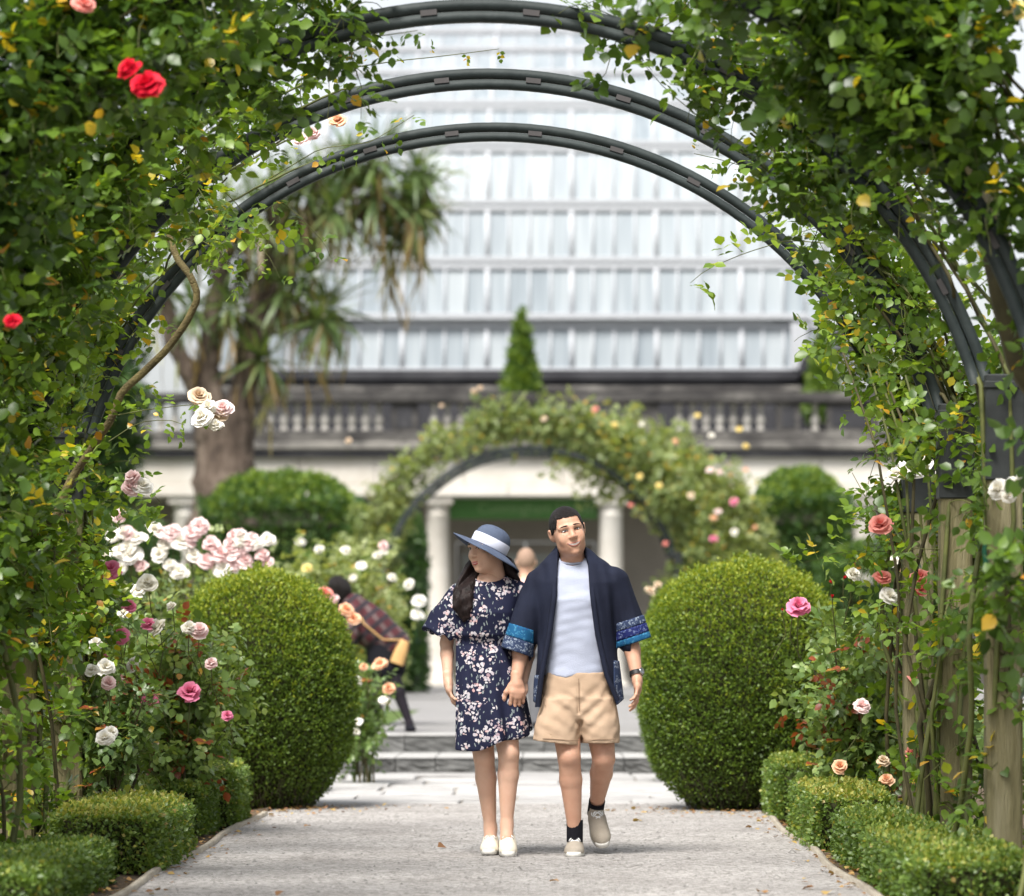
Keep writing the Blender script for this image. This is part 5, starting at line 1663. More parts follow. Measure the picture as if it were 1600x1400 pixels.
def frame(loc, yaw=0, pitch=0, roll=0):
    """head frame: roll leans to the viewer's right (+), yaw turns towards the viewer's left (+)"""
    return Matrix.Translation(Vector(loc)) @ Euler((0, R(roll), 0)).to_matrix().to_4x4() @ Euler((0, 0, R(-yaw))).to_matrix().to_4x4() @ Euler((R(pitch), 0, 0)).to_matrix().to_4x4()

def shoe(person, heel, toe, up, mat, width=.046, length=.285, laces=True, s=1.0, high=.085):
    """sneaker from heel to toe point (both on the sole); up: the sole's normal"""
    heel, toe = np.array(heel, float), np.array(toe, float)
    f = norm(toe - heel); u = np.array(up, float); u = norm(u - f * (u @ f)); r = np.cross(f, u)
    L = length
    fl = Field((-.075, -.03, -.01), (.075, L + .03, .14), .0042)
    fl.add(f_cone((0, .035, .035), (0, L * .30, .035), .036, .040), .02)
    fl.add(f_ell((0, L * .55, .026), (width, L * .36, .048)), .03)
    fl.add(f_ell((0, L * .80, .022), (width * .98, L * .20, .040)), .03)
    fl.add(f_cone((0, .045, .05), (0, .060, high), .036, .036), .02)
    fl.add(f_cone((0, .05, .075), (0, .055, .13), .028, .028), .006, True)
    fl.both(lambda x, y, z, F: np.maximum(F, .018 - z))
    V, Q = fl.mesh()
    W = lambda V: heel + V[:, :1] * r + V[:, 1:2] * f + V[:, 2:3] * u
    sh = obj('shoe', W(V), Q[:, ::-1] if np.dot(np.cross(r, f), u) < 0 else Q, mat, person, smooth=True)
    # sole
    n = 40
    out = []
    for i in range(n):
        a = i / n * 2 * math.pi
        y = L * .5 + (L * .5 + .004) * math.sin(a)
        w_ = (.040 + (width + .004 - .040) * np.clip(y / (L * .7), 0, 1)) * abs(math.cos(a)) ** .62 * np.sign(math.cos(a))
        out.append((w_, y))
    V = np.array([(x, y, z) for z in (0, .013, .026) for x, y in out] + [(0, L / 2, 0), (0, L / 2, .026)])
    F = [(k * n + i, k * n + (i + 1) % n, (k + 1) * n + (i + 1) % n, (k + 1) * n + i) for k in (0, 1) for i in range(n)]
    T = [(3 * n, (i + 1) % n, i) for i in range(n)] + [(3 * n + 1, 2 * n + i, 2 * n + (i + 1) % n) for i in range(n)]
    obj('sole', W(V), [np.array(F), np.array(T)], M_sole, sh)
    if laces:
        g = rng(8)
        parts = []
        for k in range(4):
            y = L * (.36 + .085 * k); zt = .084 - .010 * k
            for sg in (-1, 1):
                p = np.array([(sg * .022, y - .006, zt - .012), (sg * .008, y, zt), (-sg * .008, y + .012, zt - .002), (-sg * .022, y + .018, zt - .018)])
                parts.append(tube_arrays(p, .0032, .0032, 5))
        for sg in (-1, 1):
            a = np.linspace(0, math.pi * 1.8, 9)
            p = np.stack([sg * (.012 + .016 * np.sin(a / 2)), L * .36 + .018 * np.sin(a), .088 + .008 * np.cos(a) - .01], -1)
            parts.append(tube_arrays(p, .003, .003, 5))
        v, q = merge(parts)
        obj('laces', W(v), q, M_lace, sh)
    return sh

PERSON_Y = 18.87
# ------------------------------------------------------------------ the man
def make_man():
    cx = 895.0
    ox = (cx - VX) / SM
    base = np.array([ox, PERSON_Y, .022])
    t = thing('person', base, 'smiling person with cropped black hair in open navy jacket, pale tee and khaki shorts', 'person', 'couple walking hand in hand')
    def p(px, py, y=0.0): return np.array([(px - cx) / SM, y, (1343 - py) / SM])
    W = lambda V: V + base
    sh_l, el_l, wr_l = p(842, 915, .01), p(816, 1008, .02), p(807, 1072, -.06)
    sh_r, el_r, wr_r = p(962, 914, .01), p(985, 1006, .03), p(995, 1066, -.05)
    hip_l, kn_l, an_l = p(880, 1095, 0), p(889, 1190, -.12), p(898, 1308, -.05)
    hip_r, kn_r, an_r = p(930, 1095, 0), p(943, 1192, -.06), p(932, 1272, .19)
    # --- body, arms and legs: one surface
    fl = Field(p(770, 1350, -.32), p(1030, 850, .34), .0062)
    fl.add(f_loft([(p(0, 1110)[2], p(905, 0)[0], .0, .15, .10), (p(0, 1060)[2], p(902, 0)[0], 0, .135, .095), (p(0, 1000)[2], p(900, 0)[0], 0, .14, .10), (p(0, 945)[2], p(900, 0)[0], 0, .155, .105), (p(0, 905)[2], p(898, 0)[0], .01, .12, .075), (p(0, 888)[2], p(896, 0)[0], .015, .065, .055)]), .02)
    fl.add(f_cone(p(898, 915, .02), p(893, 866, .005), .062, .055), .03)
    for s_, e_, w_ in ((sh_l, el_l, wr_l), (sh_r, el_r, wr_r)):
        fl.add(f_cone(s_, e_, .050, .040), .02)
        m_ = e_ + (w_ - e_) * .30
        fl.add(f_cone(e_, m_, .038, .039), .015); fl.add(f_cone(m_, w_, .039, .027), .015)
    for h_, k_, a_ in ((hip_l, kn_l, an_l), (hip_r, kn_r, an_r)):
        fl.add(f_cone(h_, k_, .086, .056), .03)
        c_ = k_ + (a_ - k_) * .30 + np.array([0, .014, 0])
        fl.add(f_cone(k_, c_, .053, .055), .012); fl.add(f_cone(c_, a_, .055, .031), .012)
        fl.add(f_ell(k_ + np.array([0, -.034, .006]), (.030, .022, .036)), .022)
    V, Q = fl.mesh()
    S = 1.02
    H = frame(p(887, 838, -.03), yaw=-11, pitch=3, roll=-13)
    HF = head_field(S, False, 1.0)
    hv, hq = HF.mesh()
    hv = xform(hv, H)
    # hands
    av, aq = hand_mesh(wr_r, (wr_r - el_r) * .7 + np.array([-.01, -.02, -.06]), (-1, .1, 0), .42, 1.0, False, .5)
    cv, cq = hand_mesh(wr_l + np.array([0, 0, .004]), (.02, -.06, -.25), (-.25, .9, 0), .95, 1.02, True, .9)
    v, q = merge([(V, Q), (hv, hq), (av, aq), (cv, cq)])
    obj('body', W(v), q, M_skin_m, t, smooth=True)
    Hw = Matrix.Translation(Vector(base)) @ H
    head_parts(t, Hw, S, HF, False, 1.0, M_lipm, M_hair)
    # hair: cropped cap
    fl = Field((-.115 * S, -.15 * S, -.19 * S), (.115 * S, .14 * S, .15 * S), .0030)
    fl.F = HF.F - np.float32(.0045)
    rp_ = ripples(5, 240, 9)
    def cap(x, y, z, F):
        x, y, z = x / S, y / S, z / S
        side_ = np.interp(y, [-.05, -.030, -.005, .03, .10], [.030, .008, -.006, -.035, -.075])
        line = np.where(y < -.035, np.maximum(.068 - np.clip(np.abs(x) - .050, 0, 1) * 3.2, .022), side_)
        line = line + .0012 * np.sin(x * 210) + .0012 * np.sin(x * 430 + y * 200)
        return np.maximum(np.maximum(F + .0016 * rp_(x, y, z), (line - z) * .8 * S), (np.abs(x) - .0835) * S + 0 * z)
    fl.both(cap)
    v, q = fl.mesh()
    obj('hair', W(xform(v, H)), q, M_hair, t, smooth=True)
    # --- T-shirt
    fl = Field(p(800, 1075, -.2), p(1010, 870, .2), .006)
    fl.add(f_loft([(p(0, 1066)[2], p(901, 0)[0], 0, .158, .118), (p(0, 1030)[2], p(901, 0)[0], 0, .155, .115), (p(0, 990)[2], p(900, 0)[0], 0, .156, .118), (p(0, 945)[2], p(899, 0)[0], 0, .168, .122), (p(0, 912)[2], p(897, 0)[0], .01, .150, .10), (p(0, 895)[2], p(896, 0)[0], .012, .105, .080), (p(0, 880)[2], p(895, 0)[0], .018, .075, .070)]), .01)
    rp_ = ripples(6, 34, 8, (1, 1, 1.3)); rp2 = ripples(16, 75, 6, (.7, 1, 1.6))
    nk = p(894, 876, -.04)
    fl.both(lambda x, y, z, F: np.maximum(F + .0055 * rp_(x, y, z) + .0028 * rp2(x, y, z), .062 - np.sqrt((x - nk[0]) ** 2 + ((y - nk[1]) * .7) ** 2 + ((z - nk[2]) * 1.2) ** 2)))
    fl.both(lambda x, y, z, F: np.maximum(F, p(0, 1064)[2] - z + .006 * np.sin(x * 40)))
    v, q = fl.mesh()
    tee = obj('tee_shirt', W(v), q, M_tee, t, smooth=True)
    A = np.linspace(0, 2 * math.pi, 28)
    pts = np.stack([nk[0] + .064 * np.cos(A), .012 + .066 * np.sin(A), p(0, 884)[2] + .022 * np.sin(A) + .006], -1)
    v, q = tube_arrays(pts, .006, .006, 6)
    obj('collar', W(v), q, M_tee, tee, smooth=True)
    # --- shorts
    fl = Field(p(805, 1185, -.30), p(1010, 1050, .28), .006)
    fl.add(f_loft([(p(0, 1130)[2], p(903, 0)[0], 0, .185, .135), (p(0, 1100)[2], p(903, 0)[0], 0, .178, .135), (p(0, 1058)[2], p(902, 0)[0], 0, .160, .118)]), .02)
    zl, zr = p(0, 1172)[2], p(0, 1168)[2]
    fl.add(f_loft([(zl - .02, p(868, 0)[0], -.09, .115, .120), (p(0, 1140)[2], p(870, 0)[0], -.06, .108, .125), (p(0, 1100)[2], p(880, 0)[0], -.02, .095, .125)]), .03)
    fl.add(f_loft([(zr - .02, p(939, 0)[0], -.05, .092, .118), (p(0, 1140)[2], p(937, 0)[0], -.035, .095, .125), (p(0, 1100)[2], p(928, 0)[0], -.01, .095, .125)]), .03)
    rp_ = ripples(7, 38, 9, (1.2, 1, 1.0)); rp2 = ripples(9, 90, 7, (1, 1, 1.2))
    cr = p(905, 1130, -.12)
    def sf(x, y, z, F):
        d = .0065 * rp_(x, y, z) + .0038 * rp2(x, y, z)
        # creases that run out from the crotch
        u_ = (np.abs(x - cr[0]) * .75 + (z - cr[2]) * .66)
        v_ = (np.abs(x - cr[0]) * .66 - (z - cr[2]) * .75)
        d = d + .0048 * np.sin(v_ * 95 + 6 * x) * np.exp(-((u_ - .06) / .10) ** 2) * np.exp(-(v_ / .12) ** 2) * (y < 0.03)
        d = d + .006 * np.exp(-((x - cr[0] + .004) / .006) ** 2) * (y < 0) * (z > cr[2] + .02) * (z < cr[2] + .17)      # fly seam
        return F + d
    fl.both(sf)
    fl.both(lambda x, y, z, F: np.maximum(F, np.where(x < cr[0], zl - (x - cr[0]) * .12, zr) - z))
    # leg openings
    fl.both(lambda x, y, z, F: np.maximum(F, -np.maximum(np.minimum(np.sqrt(((x - p(868, 0)[0]) / .095) ** 2 + ((y + .09) / .10) ** 2), np.sqrt(((x - p(939, 0)[0]) / .075) ** 2 + ((y + .05) / .10) ** 2)) * .09 - .09, z - zl - .05)))
    v, q = fl.mesh()
    so = obj('shorts', W(v), q, M_khaki, t, smooth=True)
    fz = so.data
    def on_cloth(px0, py0, px1, py1, n=14):
        co = np.zeros(len(fz.vertices) * 3, np.float32); fz.vertices.foreach_get('co', co); co = co.reshape(-1, 3)
        out = []
        for k in np.linspace(0, 1, n):
            q_ = p(px0 + (px1 - px0) * k, py0 + (py1 - py0) * k)
            dd = np.hypot(co[:, 0] - q_[0], co[:, 2] - q_[2])
            near = np.where(dd < .012)[0]
            if len(near): out.append((q_[0], co[near, 1].min() - .0005, q_[2]))
        return np.array(out)
    for a_ in ((848, 1160, 905, 1164), (912, 1163, 962, 1161), (842, 1072, 852, 1110), (964, 1072, 955, 1108), (904, 1068, 905, 1118)):
        pts = on_cloth(*a_)
        if len(pts) > 3:
            v, q = tube_arrays(pts, .0016, .0016, 4)
            obj('seam', W(v), q, M_seam, so)
    # --- jacket: a shell with open front, wide three-quarter sleeves
    def jacket_field(off, lo=None):
        f_ = Field(p(770, 1190, -.28), p(1035, 845, .28), .0062)
        f_.add(f_loft([(p(0, 1125)[2], p(904, 0)[0], .02, .212 + off, .150 + off), (p(0, 1060)[2], p(903, 0)[0], .01, .200 + off, .148 + off), (p(0, 1000)[2], p(901, 0)[0], .01, .188 + off, .145 + off), (p(0, 945)[2], p(899, 0)[0], .01, .190 + off, .145 + off), (p(0, 918)[2], p(899, 0)[0], .012, .205 + off, .130 + off), (p(0, 902)[2], p(899, 0)[0], .015, .195 + off, .112 + off), (p(0, 888)[2], p(898, 0)[0], .02, .172 + off, .098 + off), (p(0, 876)[2], p(896, 0)[0], .022, .122 + off, .086 + off), (p(0, 862)[2], p(893, 0)[0], .025, .074 + off, .072 + off)]), .02)
        for s_, e_ in ((sh_l, p(806, 1026, .0)), (sh_r, p(993, 1010, .02))):
            f_.add(f_cone(s_ + np.array([0, 0, -.01]), e_, .072 + off, .080 + off), .03)
        return f_
    JO = jacket_field(0.0); JI = jacket_field(-.019)
    rp_ = ripples(11, 22, 8, (1.6, 1, .45)); rp2 = ripples(12, 55, 6, (1.6, 1.2, .5))
    x_, y_, z_ = JO.xyz()
    d = .012 * rp_(x_, y_, z_) + .004 * rp2(x_, y_, z_)
    outer, inner = JO.F + d, JI.F + d
    sh = np.maximum(outer, -inner)
    zs = [p(0, k)[2] for k in (1130, 1063, 1000, 940, 890, 868)]
    xl = np.interp(z_, zs, [p(v_, 0)[0] for v_ in (842, 850, 862, 870, 871, 872)])
    xr = np.interp(z_, zs, [p(v_, 0)[0] for v_ in (972, 944, 930, 922, 919, 914)])
    front = np.maximum(np.maximum(xl - x_, x_ - xr), y_ - .02)      # the open front
    sh = np.maximum(sh, -front)
    nk2 = p(893, 862, 0)
    sh = np.maximum(sh, .070 - np.sqrt((x_ - nk2[0]) ** 2 + (y_ - .01) ** 2 + ((z_ - nk2[2]) * .8) ** 2))
    hem = np.where(x_ < p(905, 0)[0], p(0, 1114)[2] - (x_ - p(850, 0)[0]) * .6, p(0, 1100)[2] + (x_ - p(975, 0)[0]) * .85)
    body_zone = (x_ > p(826, 0)[0]) & (x_ < p(986, 0)[0])
    sh = np.where(body_zone, np.maximum(sh, hem - z_), sh)
    # sleeves end at the elbow
    def sleeve_axis(s_, e_):
        a_ = norm(e_ - s_)
        return (x_ - s_[0]) * a_[0] + (y_ - s_[1]) * a_[1] + (z_ - s_[2]) * a_[2], np.linalg.norm(e_ - s_)
    tl, Ll = sleeve_axis(sh_l, p(806, 1026, 0)); tr_, Lr = sleeve_axis(sh_r, p(993, 1010, .02))
    zone_l = x_ <= p(826, 0)[0]; zone_r = x_ >= p(986, 0)[0]
    sh = np.where(zone_l | ((x_ < p(840, 0)[0]) & (z_ < p(0, 1020)[2]) & (y_ < -.1)), np.maximum(sh, tl - Ll), sh)
    sh = np.where(zone_r, np.maximum(sh, tr_ - Lr), sh)
    JO.F = sh.astype(np.float32)
    v, q = JO.mesh()
    jk = obj('jacket', W(v), q, M_navy, t, smooth=True)
    # printed bands on cuffs and hem: thin skins just outside the navy cloth
    def band(mask, mat, name):
        f_ = Field(p(770, 1190, -.28), p(1035, 845, .28), .0062)
        f_.F = np.maximum(np.maximum(outer - .0045, -(inner + .004)), mask).astype(np.float32)
        f_.F = np.maximum(f_.F, -front).astype(np.float32)
        v_, q_ = f_.mesh()
        if len(v_): obj(name, W(v_), q_, mat, jk, smooth=True)
    zl_ = (x_ - p(834, 0)[0]); zr_ = (p(963, 0)[0] - x_)
    def between(t_, a_, b_): return np.maximum(a_ - t_, t_ - b_)
    band(np.maximum(between(tl, Ll - .125, Ll - .062), zl_), M_band1, 'cuff_band')
    band(np.maximum(between(tl, Ll - .062, Ll + .002), zl_), M_band2, 'cuff_band')
    band(np.maximum(between(tr_, Lr - .115, Lr - .075), zr_), M_band2, 'cuff_band')
    band(np.maximum(between(tr_, Lr - .075, Lr - .030), zr_), M_band3, 'cuff_band')
    band(np.maximum(between(tr_, Lr - .030, Lr + .002), zr_), M_band1, 'cuff_band')
    hz = np.maximum(p(826, 0)[0] - x_, x_ - p(986, 0)[0])
    band(mxx([hem - z_, hz, x_ - p(905, 0)[0], z_ - p(0, 1062)[2] + 0 * x_]), M_band2, 'hem_band')
    band(mxx([hem - z_, hz, p(958, 0)[0] - x_ + 0 * z_, z_ - p(0, 1040)[2] + 0 * x_]), M_band2, 'hem_band')
    # collar strips down both front edges
    for ks, side in (((842, 850, 862, 870, 871, 874), -1), ((972, 944, 930, 922, 919, 912), 1)):
        zz = np.linspace(p(0, 1112 if side < 0 else 1102)[2], p(0, 872)[2], 26)
        xx = np.interp(zz, zs, [p(k, 0)[0] for k in ks]) - side * (-.012)
        # follow the cloth's front surface
        yy = np.interp(zz, [p(0, k)[2] for k in (1125, 1060, 1000, 945, 918, 900, 885, 868)], [-.132, -.14, -.138, -.138, -.112, -.087, -.062, -.040]) 
        pts = np.stack([xx, yy + .004, zz], -1)
        v = []
        for q_ in pts:
            for dx, dy in ((-.014, .006), (-.010, -.006), (.010, -.006), (.014, .006)):
                v.append(q_ + np.array([dx, dy + .012 * abs(dx) / .014, 0]))
        n_ = len(pts)
        F = [(i * 4 + j, i * 4 + (j + 1) % 4, (i + 1) * 4 + (j + 1) % 4, (i + 1) * 4 + j) for i in range(n_ - 1) for j in range(4)]
        obj('front_band', W(np.array(v)), np.array(F), M_navy, jk, smooth=True)
    # --- socks, shoes, watch
    def sock(a_, b_, r0, r1):
        pts = np.array([a_ + (b_ - a_) * k for k in np.linspace(0, 1, 8)])
        v, q = tube_arrays(pts, r0, r1, 18)
        obj('sock', W(v), q, M_sock, t, smooth=True)
    sock(an_l + np.array([0, .003, .062]), an_l + np.array([0, .0, -.045]), .0405, .040)
    d_ = norm(kn_r - an_r)
    sock(an_r + d_ * .055, an_r - d_ * .045, .0405, .040)
    shoe(t, W(p(899, 1343, .03)), W(p(896, 1343, -.26)), (0, 0, 1), M_shoe_m, .047)
    shoe(t, W(p(930, 1281, .275)), W(p(942, 1333, .045)), (-.02, -.62, .78), M_shoe_m, .047)
    wa = wr_r + (el_r - wr_r) * .10
    ax_ = norm(el_r - wr_r)
    pts = np.array([wa - ax_ * .011, wa - ax_ * .008, wa + ax_ * .008, wa + ax_ * .011])
    v, q = tube_arrays(pts, .034, .034, 20)
    wt = obj('wristwatch', W(v), q, M_strap, t, smooth=True)
    v, q = lathe_arrays([(.016, 0), (.018, .002), (.018, .008), (.015, .010)], 18)
    out = norm(np.array([.75, -.65, .05])); out = norm(out - ax_ * (out @ ax_))
    Mr = np.array(Vector(out).to_track_quat('Z', 'Y').to_matrix())
    obj('watch_case', W(v @ Mr.T + wa + out * .030), q, M_metal, wt, smooth=True)
    return t, wr_l + base
MAN, MAN_WRIST = make_man()

# ------------------------------------------------------------------ the woman
def make_woman():
    cx = 762.0
    base = np.array([(cx - VX) / SM, PERSON_Y + .06, .022])
    t = thing('person', base, 'person in navy floral dress and blue brimmed hat looking aside', 'person', 'couple walking hand in hand')
    def p(px, py, y=0.0): return np.array([(px - cx) / SM, y, (1343 - py) / SM])
    W = lambda V: V + base
    sh_l, el_l, wr_l = p(712, 938, .02), p(697, 1012, .03), p(700, 1070, -.05)
    sh_r, el_r, wr_r = p(812, 935, .02), p(828, 1015, .05), p(818, 1072, -.04)
    hip_l, kn_l, an_l = p(742, 1090, 0), p(756, 1190, -.03), p(766, 1303, .02)
    hip_r, kn_r, an_r = p(782, 1090, 0), p(795, 1186, -.10), p(792, 1296, -.09)
    fl = Field(p(660, 1350, -.32), p(870, 860, .3), .0062)
    fl.add(f_loft([(p(0, 1110)[2], p(762, 0)[0], .0, .13, .10), (p(0, 1012)[2], p(754, 0)[0], 0, .11, .08), (p(0, 960)[2], p(758, 0)[0], 0, .12, .09), (p(0, 925)[2], p(762, 0)[0], .01, .12, .075), (p(0, 908)[2], p(764, 0)[0], .015, .065, .055)]), .02)
    fl.add(f_cone(p(764, 928, .02), p(764, 882, .005), .050, .044), .03)
    for s_, e_, w_ in ((sh_l, el_l, wr_l), (sh_r, el_r, wr_r)):
        fl.add(f_cone(s_, e_, .042, .033), .02)
        m_ = e_ + (w_ - e_) * .30
        fl.add(f_cone(e_, m_, .031, .032), .012); fl.add(f_cone(m_, w_, .032, .022), .012)
    for h_, k_, a_ in ((hip_l, kn_l, an_l), (hip_r, kn_r, an_r)):
        fl.add(f_cone(h_, k_, .080, .052), .03)
        c_ = k_ + (a_ - k_) * .30 + np.array([0, .012, 0])
        fl.add(f_cone(k_, c_, .049, .051), .012); fl.add(f_cone(c_, a_, .051, .029), .012)
        fl.add(f_ell(k_ + np.array([0, -.031, .006]), (.027, .020, .034)), .02)
        fl.add(f_cone(a_, a_ + np.array([0, -.02, -.06]), .031, .033), .02)
    V, Q = fl.mesh()
    S = .985
    H = frame(p(760, 862, -.02), yaw=46, pitch=6, roll=-4)
    HF = head_field(S, True, 0)
    HR, HT = np.array(H.to_3x3()), np.array(H.translation)
    hn = np.array((Euler((R(-4), R(26), 0)).to_matrix() @ Vector((0, 0, 1)))); hc = p(763, 863, 0)
    def under_hat(x, y, z, F):             # the crown of the head is inside the hat
        X = [HR[i, 0] * x + HR[i, 1] * y + HR[i, 2] * z + HT[i] - hc[i] for i in range(3)]
        return np.maximum(F, X[0] * hn[0] + X[1] * hn[1] + X[2] * hn[2] + .006)
    HF.both(under_hat)
    hv, hq = HF.mesh()
    hv = xform(hv, H)
    av, aq = hand_mesh(wr_l, (.03, -.05, -.25), (1, .05, 0), .5, .90, True, .5)
    cv, cq = hand_mesh(wr_r + np.array([-.006, .012, 0]), (-.03, -.06, -.25), (-.4, -.8, 0), .8, .88, False, .6)
    v, q = merge([(V, Q), (hv, hq), (av, aq), (cv, cq)])
    obj('body', W(v), q, M_skin_w, t, smooth=True)
    head_parts(t, Matrix.Translation(Vector(base)) @ H, S, HF, True, 0, M_lip, M_hairb)
    # --- dress
    hemL, hemR = p(690, 1178)[2], p(832, 1148)[2]
    fl = Field(p(655, 1190, -.33), p(875, 895, .32), .006)
    rows = [(p(0, 1195)[2], p(760, 0)[0], -.01, .232, .205), (p(0, 1150)[2], p(761, 0)[0], -.01, .212, .185), (p(0, 1100)[2], p(760, 0)[0], 0, .188, .158), (p(0, 1050)[2], p(756, 0)[0], 0, .160, .130), (p(0, 1026)[2], p(754, 0)[0], 0, .145, .112), (p(0, 1015)[2], p(754, 0)[0], 0, .127, .098), (p(0, 1009)[2], p(754, 0)[0], 0, .128, .10), (p(0, 1000)[2], p(755, 0)[0], 0, .152, .122), (p(0, 965)[2], p(758, 0)[0], -.005, .158, .128), (p(0, 935)[2], p(762, 0)[0], .005, .160, .108), (p(0, 918)[2], p(764, 0)[0], .012, .125, .085), (p(0, 906)[2], p(765, 0)[0], .016, .080, .062)]
    fl.add(f_loft(rows), .02)
    # loose elbow sleeves, flared at the edge
    fl.add(f_cone(sh_l + np.array([.012, 0, .006]), p(696, 975, .015), .058, .080), .03)
    fl.add(f_cone(p(696, 975, .015), p(686, 1000, .01), .078, .094), .02)
    fl.add(f_cone(sh_r + np.array([-.012, 0, .006]), p(822, 990, .04), .058, .085), .03)
    rp_ = ripples(21, 36, 9, (1.5, 1.2, .4)); rp2 = ripples(22, 70, 6, (1.2, 1.2, .7))
    def cloth(x, y, z, F):
        zf = np.clip((p(0, 1020)[2] - z) / .5, 0, 1)
        th = np.arctan2(y, x - p(760, 0)[0])
        d = .006 * rp_(x, y, z) + .0025 * rp2(x, y, z) + zf * (.014 * np.sin(th * 8 + 1 + 3 * z) + .008 * np.sin(th * 13 + 2))
        # gathers at the waist
        d = d + .004 * np.sin(th * 30) * np.exp(-((z - p(0, 1012)[2]) / .03) ** 2)
        return F + d
    fl.both(cloth)
    x0_, x1_ = p(690, 0)[0], p(832, 0)[0]
    body_x = lambda x: np.clip((x - x0_) / (x1_ - x0_), -.2, 1.2)
    fl.both(lambda x, y, z, F: np.maximum(F, hemL + (hemR - hemL) * (body_x(x) ** 2) - .012 + .010 * np.sin(np.arctan2(y, x) * 5 + 1) - z))
    # hollow under the hem
    fl.both(lambda x, y, z, F: np.maximum(F, -np.maximum(np.sqrt(((x - p(761, 0)[0]) / .19) ** 2 + ((y + .01) / .16) ** 2) * .17 - .17, z - hemL - .12)))
    # sleeve mouths, neckline
    sa = norm(p(686, 1000, .01) - sh_l)
    fl.both(lambda x, y, z, F: np.where(x < p(712, 0)[0], np.maximum(F, (x - p(689, 1002)[0]) * sa[0] + (y - .01) * sa[1] + (z - p(0, 1002)[2]) * sa[2] + .008 * np.sin(x * 90 + y * 60)), F))
    m0, m1 = p(688, 1015, .01), p(692, 985, .012)
    fl.add(f_cone(m0, m1, .082, .072), .004, True)
    nk = p(764, 899, -.03)
    fl.both(lambda x, y, z, F: np.maximum(F, .070 - np.sqrt(((x - nk[0]) * .8) ** 2 + ((y - nk[1]) * .7) ** 2 + ((z - nk[2]) * 1.15) ** 2)))
    v, q = fl.mesh()
    dr = obj('dress', W(v), q, M_dress, t, smooth=True)
    # --- hair: behind the head and over the near shoulder
    fl = Field(p(690, 1010, -.26), p(850, 815, .22), .005)
    c_ = p(766, 856, .02)
    fl.add(f_ell(c_ + np.array([.008, .02, .012]), (.085, .098, .088)), .02)
    for pts, r0, r1 in (([p(758, 868, .08), p(744, 890, .06), p(734, 908, .0), p(728, 928, -.075), p(724, 946, -.115), p(728, 962, -.122), p(731, 972, -.122)], .042, .012),
                        ([p(750, 872, .07), p(736, 896, .04), p(724, 918, -.02), p(715, 940, -.075), p(713, 956, -.10), p(720, 970, -.108)], .036, .010),
                        ([p(752, 880, .06), p(742, 900, .03), p(737, 920, -.05), p(734, 940, -.115), p(736, 956, -.13)], .030, .010),
                        ([p(748, 878, .06), p(732, 905, .02), p(720, 930, -.05), p(720, 952, -.11), p(725, 978, -.115)], .026, .007),
                        ([p(744, 884, .05), p(726, 910, .02), p(713, 932, -.03), p(708, 950, -.06)], .024, .008),
                        ([p(785, 870, .05), p(795, 900, .06), p(806, 925, .075), p(812, 950, .09)], .045, .02),
                        ([p(770, 880, .08), p(770, 930, .10), p(770, 980, .11)], .07, .05),
                        ([p(788, 876, .02), p(798, 900, .015), p(810, 914, .01)], .034, .012)):
        for i in range(len(pts) - 1):
            k0, k1 = i / (len(pts) - 1), (i + 1) / (len(pts) - 1)
            fl.add(f_cone(pts[i], pts[i + 1], r0 + (r1 - r0) * k0, r0 + (r1 - r0) * k1), .02)
    rp_ = ripples(31, 150, 9, (1.4, 1.4, .22)); rp2 = ripples(32, 40, 5, (1, 1, .5))
    fl.both(lambda x, y, z, F: F + .0030 * rp_(x, y, z) + .004 * rp2(x, y, z))
    # keep the face clear: cut in the head's frame
    Hi = H.inverted()
    Mi = np.array(Hi.to_3x3()); ti = np.array(Hi.translation)
    def face_cut(x, y, z, F):
        X = Mi[0, 0] * x + Mi[0, 1] * y + Mi[0, 2] * z + ti[0]
        Yh = Mi[1, 0] * x + Mi[1, 1] * y + Mi[1, 2] * z + ti[1]
        Z = Mi[2, 0] * x + Mi[2, 1] * y + Mi[2, 2] * z + ti[2]
        reg = mxx([Yh + .006 - .15 * np.abs(X), -.112 - Z - .5 * np.clip(-Yh - .03, 0, 1), Z - .085, np.abs(X) - .080])
        hat = (x - hc[0]) * hn[0] + (y - hc[1]) * hn[1] + (z - hc[2]) * hn[2] - .004
        return np.maximum(np.maximum(F, np.minimum(.1, -reg)), hat)
    fl.both(face_cut)
    v, q = fl.mesh()
    obj('hair', W(v), q, M_hairb, t, smooth=True)
    # --- hat
    HM = Matrix.Translation(Vector(W(p(763, 863, .0)))) @ Euler((R(-4), R(26), 0)).to_matrix().to_4x4()
    n = 56
    a = np.arange(n) / n * 2 * math.pi
    def ring(r, z): return np.stack([r * np.cos(a) * (1 if np.isscalar(r) else 1), r * np.sin(a) * .97, np.broadcast_to(z, a.shape)], -1)
    rows = []
    for r in (.088, .10, .125, .15, .172, .188):
        k = (r - .088) / .10
        wave = -.020 * k ** 1.5 + .012 * k * np.cos(a * 2 + .3) - .030 * k * np.clip(np.cos(a - .0), 0, 1)
        rows.append(ring(r, wave))
    top = np.vstack(rows)
    bot = top - np.array([0, 0, .005])
    V = np.vstack([top, bot]); m = len(rows)
    F = [(i * n + j, i * n + (j + 1) % n, (i + 1) * n + (j + 1) % n, (i + 1) * n + j) for i in range(m - 1) for j in range(n)]
    F += [(m * n + i * n + j, m * n + (i + 1) * n + j, m * n + (i + 1) * n + (j + 1) % n, m * n + i * n + (j + 1) % n) for i in range(m - 1) for j in range(n)]
    F += [((m - 1) * n + j, (m - 1) * n + (j + 1) % n, m * n + (m - 1) * n + (j + 1) % n, m * n + (m - 1) * n + j) for j in range(n)]
    hat = obj('sun_hat', xform(V, HM), np.array(F), M_hat, t, smooth=True)
